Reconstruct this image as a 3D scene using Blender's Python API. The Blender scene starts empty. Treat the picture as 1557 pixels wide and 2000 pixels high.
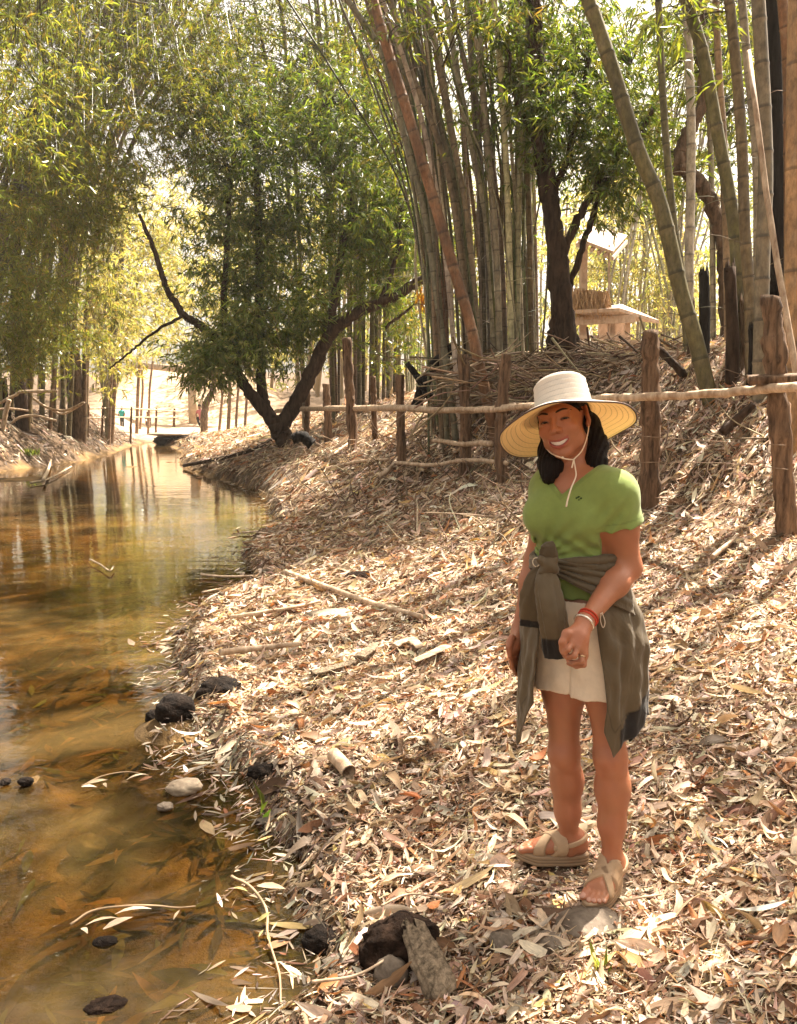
import bpy, math, random
import numpy as np
from mathutils import Vector, Matrix

rng = np.random.default_rng(11)
random.seed(11)
scene = bpy.context.scene
COL = scene.collection
rad = math.radians

# ------------------------------------------------------------------ camera, sky, sun, exposure
F = 1550.0
W0, H0 = 1557.0, 2000.0
CAMZ = 1.67
PITCH = rad(7.35)
cam_d = bpy.data.cameras.new("camera")
cam_d.sensor_fit = 'HORIZONTAL'
cam_d.sensor_width = 36.0
cam_d.lens = 36.0 * F / W0
cam_d.clip_start = 0.05
cam_d.clip_end = 1000.0
cam = bpy.data.objects.new("camera", cam_d)
COL.objects.link(cam)
cam.location = (0, 0, CAMZ)
cam.rotation_euler = (math.pi / 2 - PITCH, 0, 0)
scene.camera = cam

SUN_AZ, SUN_EL = rad(42), rad(58)      # azimuth to the right of straight ahead
S = Vector((math.sin(SUN_AZ) * math.cos(SUN_EL), math.cos(SUN_AZ) * math.cos(SUN_EL), math.sin(SUN_EL)))
sun_d = bpy.data.lights.new("sun", 'SUN')
sun_d.energy = 5.0
sun_d.angle = rad(0.6)
sun_d.color = (1.0, 0.90, 0.76)
sun = bpy.data.objects.new("sun", sun_d)
COL.objects.link(sun)
sun.rotation_euler = S.to_track_quat('Z', 'Y').to_euler()
sun.location = (10, 10, 30)

world = bpy.data.worlds.new("World")
scene.world = world
world.use_nodes = True
wn = world.node_tree
for n in list(wn.nodes):
    wn.nodes.remove(n)
wo = wn.nodes.new('ShaderNodeOutputWorld')
wb = wn.nodes.new('ShaderNodeBackground')
ws = wn.nodes.new('ShaderNodeTexSky')
ws.sky_type = 'NISHITA'
ws.sun_disc = False
ws.sun_elevation = SUN_EL
ws.sun_rotation = SUN_AZ
ws.air_density = 1.0
ws.dust_density = 5.0
ws.ozone_density = 0.6
hsv = wn.nodes.new('ShaderNodeHueSaturation')
hsv.inputs['Saturation'].default_value = 0.25
tint = wn.nodes.new('ShaderNodeMix')
tint.data_type = 'RGBA'
tint.blend_type = 'MULTIPLY'
tint.inputs[0].default_value = 1.0
tint.inputs[7].default_value = (1.0, 0.90, 0.76, 1)
wn.links.new(ws.outputs[0], hsv.inputs['Color'])
wn.links.new(hsv.outputs[0], tint.inputs[6])
wn.links.new(tint.outputs[2], wb.inputs[0])
wb.inputs[1].default_value = 0.078
wn.links.new(wb.outputs[0], wo.inputs[0])

vs = scene.view_settings
vs.view_transform = 'Standard'
vs.look = 'None'
vs.exposure = 2.2
vs.gamma = 1.0
scene.render.engine = 'CYCLES'
cy = scene.cycles
cy.use_denoising = True
cy.use_adaptive_sampling = True
cy.adaptive_threshold = 0.02
cy.max_bounces = 8
cy.diffuse_bounces = 4
cy.glossy_bounces = 3
cy.transmission_bounces = 4
cy.transparent_max_bounces = 12
cy.caustics_reflective = False
cy.caustics_refractive = False

# ------------------------------------------------------------------ geometry helpers
cp, sp = math.cos(PITCH), math.sin(PITCH)


def ray(u, v):
    dx = (u - W0 / 2) / F
    dz = -(v - H0 / 2) / F
    return np.array([dx, cp + dz * sp, -sp + dz * cp])


def P(u, v, y):
    """the point seen at pixel (u,v) of the photo that stands y metres ahead"""
    d = ray(u, v)
    t = y / d[1]
    return np.array([0, 0, CAMZ]) + d * t


def G(u, v, z=0.0):
    d = ray(u, v)
    t = (z - CAMZ) / d[2]
    return np.array([0, 0, CAMZ]) + d * t


def project(p):
    p = np.asarray(p) - np.array([0, 0, CAMZ])
    f = p[..., 1] * cp - p[..., 2] * sp; up = p[..., 1] * sp + p[..., 2] * cp
    return W0 / 2 + F * p[..., 0] / f, H0 / 2 - F * up / f


def px(y):
    """metres per photo pixel at distance y"""
    return y / F


def smooth(t):
    t = np.clip(t, 0, 1)
    return t * t * (3 - 2 * t)


def _hash(ix, iy, seed):
    h = np.sin(ix * 127.1 + iy * 311.7 + seed * 74.7) * 43758.5453
    return h - np.floor(h)


def vnoise(x, y, seed=0):
    x = np.asarray(x, float); y = np.asarray(y, float)
    ix, iy = np.floor(x), np.floor(y)
    fx, fy = x - ix, y - iy
    fx = fx * fx * (3 - 2 * fx); fy = fy * fy * (3 - 2 * fy)
    a = _hash(ix, iy, seed); b = _hash(ix + 1, iy, seed)
    c = _hash(ix, iy + 1, seed); d = _hash(ix + 1, iy + 1, seed)
    return (a * (1 - fx) + b * fx) * (1 - fy) + (c * (1 - fx) + d * fx) * fy


def fbm(x, y, seed=0, oct=4):
    s = 0; a = 0.5
    for i in range(oct):
        s = s + a * (vnoise(x, y, seed + i) - 0.5)
        x = x * 2.03; y = y * 2.03; a *= 0.5
    return s


class MB:
    """collects vertices, quads/tris, colours and uvs; build() links ONE mesh object"""

    def __init__(self):
        self.v, self.q, self.t, self.c, self.uv = [], [], [], [], []
        self.n = 0

    def add(self, v, q=None, t=None, col=(0.5, 0.5, 0.5), uv=None):
        v = np.asarray(v, float).reshape(-1, 3)
        m = len(v)
        col = np.asarray(col, float)
        if col.ndim == 1:
            col = np.tile(col[:3], (m, 1))
        if uv is None:
            uv = np.zeros((m, 2))
        if q is not None and len(q):
            self.q.append(np.asarray(q, int).reshape(-1, 4) + self.n)
        if t is not None and len(t):
            self.t.append(np.asarray(t, int).reshape(-1, 3) + self.n)
        self.v.append(v); self.c.append(col); self.uv.append(uv)
        self.n += m

    def build(self, name, mat, parent=None, base=None, smooth_shade=True):
        if self.n == 0:
            return None
        V = np.concatenate(self.v); C = np.concatenate(self.c); UV = np.concatenate(self.uv)
        if base is not None:
            V = V - np.asarray(base)[None, :]
        return mesh_obj(name, V, np.concatenate(self.q) if self.q else None,
                        np.concatenate(self.t) if self.t else None, C, UV, mat, parent,
                        base if parent is None else None, smooth_shade)


def mesh_obj(name, V, Q, T, C, UV, mat, parent=None, loc=None, smooth_shade=True):
    me = bpy.data.meshes.new(name)
    loops, starts, tot = [], [], 0
    if Q is not None and len(Q):
        loops.append(Q.ravel()); starts.append(np.arange(len(Q)) * 4); tot = len(Q) * 4
    if T is not None and len(T):
        loops.append(T.ravel()); starts.append(tot + np.arange(len(T)) * 3)
    L = np.concatenate(loops).astype(np.int32); ST = np.concatenate(starts).astype(np.int32)
    me.vertices.add(len(V)); me.vertices.foreach_set('co', V.astype(np.float32).ravel())
    me.loops.add(len(L)); me.loops.foreach_set('vertex_index', L)
    me.polygons.add(len(ST)); me.polygons.foreach_set('loop_start', ST)
    me.update(calc_edges=True)
    if C is not None:
        a = me.attributes.new('Col', 'FLOAT_COLOR', 'POINT')
        a.data.foreach_set('color', np.concatenate([C, np.ones((len(C), 1))], 1).astype(np.float32).ravel())
    if UV is not None:
        a = me.attributes.new('luv', 'FLOAT2', 'POINT')
        a.data.foreach_set('vector', UV.astype(np.float32).ravel())
    me.polygons.foreach_set('use_smooth', np.full(len(ST), smooth_shade))
    me.validate()
    me.update()
    if mat:
        me.materials.append(mat)
    o = bpy.data.objects.new(name, me)
    COL.objects.link(o)
    if parent is not None:
        o.parent = parent
    if loc is not None:
        o.location = loc
    return o


def tag(o, label=None, cat=None, group=None, kind=None):
    if label: o['label'] = label
    if cat: o['category'] = cat
    if group: o['group'] = group
    if kind: o['kind'] = kind
    return o


def empty(name, loc, label=None, cat=None, group=None):
    o = bpy.data.objects.new(name, None)
    o.empty_display_size = 0.1
    COL.objects.link(o)
    o.location = loc
    return tag(o, label, cat, group)


def spline(pts, n):
    """Catmull-Rom through pts (any width), n samples"""
    p = np.asarray(pts, float)
    if len(p) < 3:
        return np.linspace(p[0], p[-1], n)
    p = np.vstack([2 * p[0] - p[1], p, 2 * p[-1] - p[-2]])
    seg = np.linspace(0, len(p) - 3 - 1e-9, n)
    i = seg.astype(int); t = (seg - i)[:, None]
    a, b, c, d = p[i], p[i + 1], p[i + 2], p[i + 3]
    return 0.5 * ((2 * b) + (-a + c) * t + (2 * a - 5 * b + 4 * c - d) * t ** 2 + (-a + 3 * b - 3 * c + d) * t ** 3)


def frames(path):
    T = np.gradient(path, axis=0)
    T /= np.linalg.norm(T, axis=1, keepdims=True) + 1e-12
    ref = np.array([0.13, 1.0, 0.07]) if abs(T[0][1]) < 0.9 else np.array([1.0, 0.1, 0.05])
    N = np.zeros_like(T)
    n = ref - T[0] * ref.dot(T[0]); n /= np.linalg.norm(n)
    for k in range(len(T)):
        n = n - T[k] * n.dot(T[k]); n /= np.linalg.norm(n) + 1e-12
        N[k] = n
    return T, N, np.cross(T, N)


def tube(mb, path, r, sides=8, col=(0.3, 0.2, 0.1), cap=True, rough=0.0, seed=0, flat=1.0):
    """swept tube; r scalar or per point; rough = radius noise"""
    path = np.asarray(path, float)
    n = len(path)
    r = np.broadcast_to(np.asarray(r, float), (n,))
    T, N, B = frames(path)
    a = np.linspace(0, 2 * np.pi, sides, endpoint=False)
    R = np.tile(r[:, None], (1, sides))
    if rough:
        k = np.arange(n)[:, None] * 0.55
        R = R * (1 + rough * 2 * (vnoise(k + seed * 7.3, np.cos(a)[None] * 1.7 + seed, seed) - 0.5)
                 + rough * 1.2 * (vnoise(k * 2.3 + seed * 3.1, np.sin(a)[None] * 2.9 + seed, seed + 5) - 0.5))
    V = path[:, None, :] + R[..., None] * (np.cos(a)[None, :, None] * N[:, None, :] + flat * np.sin(a)[None, :, None] * B[:, None, :])
    idx = np.arange(n * sides).reshape(n, sides)
    q = np.stack([idx[:-1], np.roll(idx, -1, 1)[:-1], np.roll(idx, -1, 1)[1:], idx[1:]], -1).reshape(-1, 4)
    ln = np.concatenate([[0], np.cumsum(np.linalg.norm(np.diff(path, axis=0), axis=1))])
    uv = np.stack([np.tile(a / (2 * np.pi), n), np.repeat(ln, sides)], 1)
    col = np.asarray(col, float)
    if col.ndim == 2:
        col = np.repeat(col, sides, 0)
    V = V.reshape(-1, 3); t = []
    if cap:
        c0, c1 = len(V), len(V) + 1
        V = np.vstack([V, path[0], path[-1]]); uv = np.vstack([uv, [0, 0], [0, ln[-1]]])
        if col.ndim == 2:
            col = np.vstack([col, col[0], col[-1]])
        for k in range(sides):
            k2 = (k + 1) % sides
            t.append((c0, k2, k)); t.append((c1, idx[-1, k], idx[-1, k2]))
    mb.add(V, q, t, col, uv)


def rotm(yaw, pitch, roll):
    """arrays -> (N,3,3): Rz(yaw) Ry(pitch) Rx(roll)"""
    yaw, pitch, roll = np.broadcast_arrays(yaw, pitch, roll)
    cz, sz, c2, s2, cx, sx = np.cos(yaw), np.sin(yaw), np.cos(pitch), np.sin(pitch), np.cos(roll), np.sin(roll)
    R = np.empty(yaw.shape + (3, 3))
    R[..., 0, 0] = cz * c2; R[..., 0, 1] = cz * s2 * sx - sz * cx; R[..., 0, 2] = cz * s2 * cx + sz * sx
    R[..., 1, 0] = sz * c2; R[..., 1, 1] = sz * s2 * sx + cz * cx; R[..., 1, 2] = sz * s2 * cx - cz * sx
    R[..., 2, 0] = -s2; R[..., 2, 1] = c2 * sx; R[..., 2, 2] = c2 * cx
    return R


def jitter(pal, n, amt=0.12, w=None):
    pal = np.asarray(pal, float)
    k = rng.choice(len(pal), n, p=w)
    c = pal[k] * (1 + rng.normal(0, amt, (n, 1))) * (1 + rng.normal(0, amt * 0.3, (n, 3)))
    return np.clip(c, 0.005, 0.95)


def rock(mb, c, r, seed=0, amp=0.25, col=(0.1, 0.09, 0.08), flat=0.0, n=28, freq=2.2, yaw=0.0):
    th = np.linspace(0, np.pi, n); ph = np.linspace(0, 2 * np.pi, n * 2, endpoint=False)
    TH, PH = np.meshgrid(th, ph, indexing='ij')
    d = np.stack([np.sin(TH) * np.cos(PH), np.sin(TH) * np.sin(PH), np.cos(TH)], -1)
    k = 1 + amp * 2 * (fbm(d[..., 0] * freq + seed * 3.7 + d[..., 2] * 1.3, d[..., 1] * freq + d[..., 2] * freq * 0.8 + seed, seed, 5))
    k = k + amp * 0.25 * np.round(4 * fbm(d[..., 0] * freq * 1.5 + 9, d[..., 2] * freq * 2.5 + seed, seed + 3, 2))
    V = d * k[..., None] * np.asarray(r)
    if flat:
        V[..., 2] = np.maximum(V[..., 2], -flat)
    cy_, sy_ = math.cos(yaw), math.sin(yaw)
    V = np.stack([V[..., 0] * cy_ - V[..., 1] * sy_, V[..., 0] * sy_ + V[..., 1] * cy_, V[..., 2]], -1)
    V = V + np.asarray(c)
    m = n * 2
    idx = np.arange(n * m).reshape(n, m)
    q = np.stack([idx[:-1], idx[1:], np.roll(idx, -1, 1)[1:], np.roll(idx, -1, 1)[:-1]], -1).reshape(-1, 4)
    mb.add(V.reshape(-1, 3), q, None, col)


def box(mb, c, size, R=None, col=(0.4, 0.3, 0.2)):
    s = np.asarray(size) / 2
    V = np.array([[x, y, z] for x in (-1, 1) for y in (-1, 1) for z in (-1, 1)]) * s
    if R is not None:
        V = V @ np.asarray(R).T
    mb.add(V + np.asarray(c), [(0, 1, 3, 2), (4, 6, 7, 5), (0, 4, 5, 1), (2, 3, 7, 6), (0, 2, 6, 4), (1, 5, 7, 3)], None, col)


def plank(mb, a, b, w, t, up=(0, 0, 1), col=(0.4, 0.3, 0.2)):
    a = np.asarray(a, float); b = np.asarray(b, float)
    X = b - a; L = np.linalg.norm(X); X = X / L
    Z = np.asarray(up, float); Z = Z - X * Z.dot(X); Z /= np.linalg.norm(Z)
    Y = np.cross(Z, X)
    box(mb, (a + b) / 2, (L, w, t), np.stack([X, Y, Z], 1), col)


# ------------------------------------------------------------------ materials
def newmat(name):
    m = bpy.data.materials.new(name)
    m.use_nodes = True
    nt = m.node_tree
    for n in list(nt.nodes):
        nt.nodes.remove(n)
    return m, nt, nt.nodes, nt.links


def attr(nt, name='Col'):
    a = nt.nodes.new('ShaderNodeAttribute'); a.attribute_name = name
    return a


def mix(nt, typ, fac, a, b):
    m = nt.nodes.new('ShaderNodeMix'); m.data_type = 'RGBA'; m.blend_type = typ
    for sock, val in ((m.inputs[0], fac), (m.inputs[6], a), (m.inputs[7], b)):
        if isinstance(val, bpy.types.NodeSocket): nt.links.new(val, sock)
        elif isinstance(val, (int, float)): sock.default_value = val
        else: sock.default_value = (*val, 1)
    return m.outputs[2]


def noise(nt, scale, detail=4, rough=0.55, vec=None, dim='3D', dist=0.0):
    n = nt.nodes.new('ShaderNodeTexNoise'); n.noise_dimensions = dim
    n.inputs['Scale'].default_value = scale; n.inputs['Detail'].default_value = detail
    n.inputs['Roughness'].default_value = rough; n.inputs['Distortion'].default_value = dist
    if vec is not None: nt.links.new(vec, n.inputs['Vector'])
    return n.outputs['Fac']


def ramp(nt, fac, stops):
    r = nt.nodes.new('ShaderNodeValToRGB')
    e = r.color_ramp.elements
    while len(e) < len(stops): e.new(0.5)
    for k, (p, c) in enumerate(stops):
        e[k].position = p
        e[k].color = (c, c, c, 1) if isinstance(c, (int, float)) else (*c, 1)
    nt.links.new(fac, r.inputs[0])
    return r.outputs[0]


def mapping(nt, src, scale):
    m = nt.nodes.new('ShaderNodeMapping'); m.inputs['Scale'].default_value = scale
    nt.links.new(src, m.inputs['Vector'])
    return m.outputs[0]


def bump(nt, h, strength, dist):
    b = nt.nodes.new('ShaderNodeBump'); b.inputs['Strength'].default_value = strength
    b.inputs['Distance'].default_value = dist
    nt.links.new(h, b.inputs['Height'])
    return b.outputs[0]


def coords(nt, which='Object'):
    return nt.nodes.new('ShaderNodeTexCoord').outputs[which]


def surf(name, colfn=None, rough=0.8, spec=0.3, bumpfn=None, sss=0.0, sheen=0.0, metallic=0.0):
    """Principled surface; colfn(nt)->colour socket, bumpfn(nt)->normal socket"""
    m, nt, N, L = newmat(name)
    b = N.new('ShaderNodeBsdfPrincipled'); o = N.new('ShaderNodeOutputMaterial')
    b.inputs['Roughness'].default_value = rough
    b.inputs['Specular IOR Level'].default_value = spec
    b.inputs['Metallic'].default_value = metallic
    if sheen: b.inputs['Sheen Weight'].default_value = sheen
    if sss:
        b.inputs['Subsurface Weight'].default_value = sss
        b.inputs['Subsurface Radius'].default_value = (0.012, 0.005, 0.003)
        b.inputs['Subsurface Scale'].default_value = 1.0
    c = colfn(nt) if colfn else attr(nt).outputs['Color']
    L.new(c, b.inputs['Base Color'])
    if bumpfn: L.new(bumpfn(nt), b.inputs['Normal'])
    L.new(b.outputs[0], o.inputs[0])
    return m


def leafmat(name, trans=0.45, rough=0.45, streak=0.35, transtint=(1.0, 1.0, 0.6), spec=0.3):
    m, nt, N, L = newmat(name)
    o = N.new('ShaderNodeOutputMaterial')
    col = attr(nt).outputs['Color']
    uv = attr(nt, 'luv').outputs['Vector']
    n1 = noise(nt, 1.0, 3, 0.6, mapping(nt, uv, (34, 2.2, 1)), '2D')
    n2 = noise(nt, 1.0, 2, 0.6, mapping(nt, uv, (3, 4, 1)), '2D')
    c = mix(nt, 'MULTIPLY', streak, col, ramp(nt, n1, [(0.25, 0.45), (0.7, 1.25)]))
    c = mix(nt, 'MULTIPLY', streak * 0.8, c, ramp(nt, n2, [(0.3, 0.55), (0.65, 1.15)]))
    b = N.new('ShaderNodeBsdfPrincipled'); b.inputs['Roughness'].default_value = rough
    b.inputs['Specular IOR Level'].default_value = spec
    L.new(c, b.inputs['Base Color'])
    t = N.new('ShaderNodeBsdfTranslucent')
    L.new(mix(nt, 'MULTIPLY', 1.0, c, transtint), t.inputs[0])
    mx = N.new('ShaderNodeMixShader'); mx.inputs[0].default_value = trans
    L.new(b.outputs[0], mx.inputs[1]); L.new(t.outputs[0], mx.inputs[2]); L.new(mx.outputs[0], o.inputs[0])
    return m


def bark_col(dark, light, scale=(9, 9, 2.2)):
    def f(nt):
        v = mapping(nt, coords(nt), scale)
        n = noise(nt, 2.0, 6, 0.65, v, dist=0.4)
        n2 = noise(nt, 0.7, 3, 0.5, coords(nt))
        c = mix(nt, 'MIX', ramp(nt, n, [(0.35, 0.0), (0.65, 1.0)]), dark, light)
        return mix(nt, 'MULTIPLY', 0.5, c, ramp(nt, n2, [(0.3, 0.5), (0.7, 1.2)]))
    return f


def bark_bump(scale=(9, 9, 2.2), s=0.8, d=0.02):
    def f(nt):
        v = mapping(nt, coords(nt), scale)
        return bump(nt, noise(nt, 2.5, 6, 0.7, v, dist=0.5), s, d)
    return f


M = {}
M['leaf'] = leafmat('living leaf', 0.58, 0.3, 0.25, (1.25, 1.15, 0.45), 0.6)
M['litter'] = leafmat('dry leaf', 0.22, 0.6, 0.55, (1.0, 0.85, 0.6), 0.25)


def _bamboo_col(nt):
    c = attr(nt).outputs['Color']
    co = coords(nt)
    n = noise(nt, 5.0, 5, 0.7, mapping(nt, co, (3, 3, 1.2)))
    n2 = noise(nt, 22.0, 4, 0.7, mapping(nt, co, (1, 1, 0.5)))
    c = mix(nt, 'MIX', ramp(nt, n, [(0.5, 0.0), (0.75, 0.4)]), c, (0.33, 0.27, 0.18))     # lichen
    n3 = noise(nt, 2.2, 3, 0.6, mapping(nt, co, (2, 2, .6)))
    c = mix(nt, 'MULTIPLY', 0.8, c, ramp(nt, n3, [(0.35, 0.6), (0.62, 1.25)]))
    return mix(nt, 'MULTIPLY', 0.8, c, ramp(nt, n2, [(0.3, 0.35), (0.62, 1.2)]))


M['bamboo'] = surf('bamboo culm', _bamboo_col, 0.5, 0.4,
                   lambda nt: bump(nt, noise(nt, 30, 4, 0.6, mapping(nt, coords(nt), (1, 1, 0.3))), 0.35, 0.006))
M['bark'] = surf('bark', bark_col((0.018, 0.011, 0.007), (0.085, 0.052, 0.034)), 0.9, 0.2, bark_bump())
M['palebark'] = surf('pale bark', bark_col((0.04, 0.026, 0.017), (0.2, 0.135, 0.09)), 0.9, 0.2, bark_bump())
M['post'] = surf('weathered post', bark_col((0.05, 0.028, 0.016), (0.26, 0.16, 0.095), (14, 14, 1.4)), 0.85, 0.25, bark_bump((14, 14, 1.2), 0.9, 0.02))
M['rail'] = surf('dry pole', bark_col((0.30, 0.19, 0.115), (0.66, 0.51, 0.36), (8, 8, 3)), 0.6, 0.3, bark_bump((20, 20, 4), 0.4, 0.006))
M['burnt'] = surf('charred wood', bark_col((0.006, 0.005, 0.005), (0.03, 0.025, 0.022), (10, 10, 1.5)), 0.85, 0.15, bark_bump((14, 14, 2), 0.9, 0.02))
M['stick'] = surf('stick', lambda nt: mix(nt, 'MULTIPLY', 0.6, attr(nt).outputs['Color'], ramp(nt, noise(nt, 14, 4, 0.6, coords(nt)), [(0.3, 0.45), (0.7, 1.2)])),
                  0.8, 0.25, lambda nt: bump(nt, noise(nt, 60, 3, 0.6, coords(nt)), 0.4, 0.004))
M['clod'] = surf('dark earth clod', bark_col((0.008, 0.005, 0.004), (0.045, 0.026, 0.017), (9, 9, 9)), 0.95, 0.1, bark_bump((14, 14, 14), 1.0, 0.03))
M['blackstone'] = surf('wet black stone', bark_col((0.006, 0.0045, 0.004), (0.030, 0.019, 0.013), (9, 9, 9)), 0.85, 0.15, bark_bump((9, 9, 16), 1.0, 0.03))
M['greystone'] = surf('grey stone', bark_col((0.10, 0.075, 0.055), (0.27, 0.215, 0.165), (5, 5, 5)), 0.8, 0.3, bark_bump((14, 14, 14), 0.6, 0.01))
M['palestone'] = surf('pale stone', bark_col((0.24, 0.18, 0.125), (0.42, 0.34, 0.245), (7, 7, 7)), 0.7, 0.3, bark_bump((14, 14, 14), 0.4, 0.006))
M['driftwood'] = surf('driftwood', bark_col((0.09, 0.066, 0.043), (0.42, 0.32, 0.22), (30, 30, 4)), 0.9, 0.2, bark_bump((40, 40, 5), 1.0, 0.012))
M['timber'] = surf('hut timber', bark_col((0.46, 0.34, 0.26), (0.68, 0.54, 0.43), (6, 6, 3)), 0.8, 0.2)
M['thatch'] = surf('thatch', bark_col((0.48, 0.28, 0.14), (0.75, 0.50, 0.29), (12, 12, 4)), 0.9, 0.2, bark_bump((20, 20, 3), 1.0, 0.05))
M['concrete'] = surf('concrete', bark_col((0.4, 0.3, 0.2), (0.6, 0.48, 0.34), (2, 2, 2)), 0.9, 0.2)
M['plain'] = surf('plain colour', None, 0.7, 0.3)
# ------------------------------------------------------------------ the ground
_rs = [(300, 864), (340, 872), (372, 888), (352, 903), (400, 925), (500, 958), (525, 975), (532, 1005), (545, 1020), (500, 1052), (470, 1085), (500, 1120), (505, 1138),
       (440, 1160), (385, 1195), (352, 1240), (345, 1290), (372, 1330), (395, 1385), (420, 1440), (430, 1480), (500, 1520), (528, 1570),
       (515, 1620), (590, 1670), (600, 1705), (560, 1750), (600, 1800), (640, 1850), (640, 1900), (590, 1960), (520, 2010), (380, 2150), (250, 2400)]
_r = np.array([G(u, v)[:2] for u, v in _rs]); _r = _r[np.argsort(_r[:, 1])]
_ls = [(298, 862), (262, 868), (225, 880), (185, 893), (110, 908), (0, 920)]
_l = np.array([G(u, v)[:2] for u, v in _ls]); _l = np.vstack([_l, [-9.2, 16], [-8, 10], [-7, 4], [-6.5, -5]]); _l = _l[np.argsort(_l[:, 1])]
YEND = float(_r[-1, 1])
FX_Y = [-6, 0, 4, 5.4, 6.7, 9, 10, 11, 14, 16, 19, 25, 35, 60]
FX_X = [4.2, 3.7, 3.1, 2.66, 2.15, 1.2, 0.72, 0.08, -0.55, -1.02, -1.75, -3.3, -5.6, -8]


def shore_r(y): return np.interp(y, _r[:, 1], _r[:, 0])
def shore_l(y): return np.interp(y, _l[:, 1], _l[:, 0])
def fence_x(y): return np.interp(y, FX_Y, FX_X)


BUMPS = []
for (u, v, r, h) in [(335, 1425, 0.16, 0.045), (300, 1425, 0.12, 0.035), (385, 1420, 0.16, 0.05), (520, 1525, 0.1, 0.03), (250, 1525, 0.07, 0.02), (60, 1525, 0.1, 0.03), (420, 1340, 0.2, 0.05), (620, 1215, 0.35, 0.06),
                     (60, 935, 1.2, 0.05), (255, 912, 0.8, 0.03)]:
    g = G(u, v); BUMPS.append((g[0], g[1], r, h))


def terrain(x, y):
    x = np.asarray(x, float); y = np.asarray(y, float)
    xr, xl, fx = shore_r(y), shore_l(y), fence_x(y)
    s = x - xr
    sl = xl - x
    wob = fbm(x * 1.3, y * 1.3, 3, 4)
    fine = fbm(x * 5, y * 5, 9, 3)
    # right bank
    t = np.clip(s / np.maximum(fx - xr, 0.6), 0, 1.15)
    hb = np.interp(y, [0, 7, 11, 14, 20, 30], [0.74, 0.74, 0.78, 0.95, 0.92, 0.8]); pw = np.interp(y, [0, 5, 8, 11, 15, 22], [1.5, 1.6, 1.45, 1.1, 0.75, 0.7])
    zr = 0.015 + np.minimum(s * 0.25, 0.03) + hb * t ** pw
    e = (x - fx) * 0.75
    wy = np.interp(y, [0, 11, 15, 20, 30, 40], [1.25, 1.25, 0.9, 0.75, 0.55, 0.3])
    zr = zr + wy * smooth(e / 1.75) + 0.15 * np.maximum(e - 0.8, 0)
    zr = zr + (0.05 + 0.10 * smooth(s / 2.0)) * wob * np.interp(y, [0, 3, 8, 30], [0.6, 0.8, 1.6, 2.5]) + 0.018 * fine + 0.055 * fbm(x * 2.6 + 4, y * 2.6, 14, 3) * smooth(s / 0.4)
    # left bank
    zl = 0.02 + 0.5 * smooth(sl / 0.5) * np.interp(y, [0, 15, 26, 36], [0.5, 0.9, 0.8, 0.3]) + 1.15 * smooth((sl - 0.2) / 2.0) + 0.06 * np.maximum(sl - 3, 0) + 0.25 * wob + 0.05 * fine
    zl = np.minimum(zl, 3.0)
    # bed
    dep = np.minimum(s * -1, sl * -1)
    zb = -0.015 - 0.26 * smooth(dep / 1.6) - 0.02 + 0.10 * wob + 0.03 * fine
    zb = np.minimum(zb, -0.012)
    z = np.where(s > 0, zr, np.where(sl > 0, zl, zb))
    # far slope beyond the end of the water
    far = smooth((y - YEND) / 3.0)
    zf = 0.06 + 0.5 * smooth((y - YEND) / 9.0) + 5.2 * smooth((y - 49) / 24.0) + 0.25 * wob
    mid = smooth(1.5 * (1 - np.abs(x + 0.262 * y) / (0.085 * y + 3.0)))
    z = np.where(y > YEND, np.maximum(zf * mid + (1 - mid) * np.maximum(z, 1.8 + 0.06 * np.maximum(y - 50, 0) + 0.5 * wob) * far + (1 - far) * 0.0, 0.03), z)
    ft = np.exp(-(((x - 0.60) / 0.30) ** 2 + ((y - 2.38) / 0.34) ** 2) ** 2)
    z = z * (1 - ft) + 0.150 * ft
    for (bx, by, r, h) in BUMPS:
        g = np.exp(-((x - bx) ** 2 + ((y - by) * 0.7) ** 2) / (r * r))
        z = z + (np.maximum(h - np.minimum(z, 0), 0)) * g * (z < 0.05)
    return z


def tgrad(x, y, e=0.05):
    return (terrain(x + e, y) - terrain(x - e, y)) / (2 * e), (terrain(x, y + e) - terrain(x, y - e)) / (2 * e)


def tz(x, y): return float(terrain(np.array([x]), np.array([y]))[0])


def hit(u, v):
    """where the pixel's ray meets the ground"""
    d = ray(u, v); t = np.linspace(1.2, 110, 11000)
    p = np.array([0, 0, CAMZ])[None] + d[None] * t[:, None]
    below = np.maximum(terrain(p[:, 0], p[:, 1]), 0.0) >= p[:, 2]
    return p[np.argmax(below)] if below.any() else p[-1]


def grow(lo, hi, a, b, step, g, far):
    """dense between a and b, growing towards lo and hi"""
    mid = list(np.arange(a, b, step)); s = step; x = mid[-1]
    while x < hi: s = min(s * g, far); x += s; mid.append(x)
    s = step; x = mid[0]; pre = []
    while x > lo: s = min(s * g, far); x -= s; pre.append(x)
    return np.array(pre[::-1] + mid)


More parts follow.
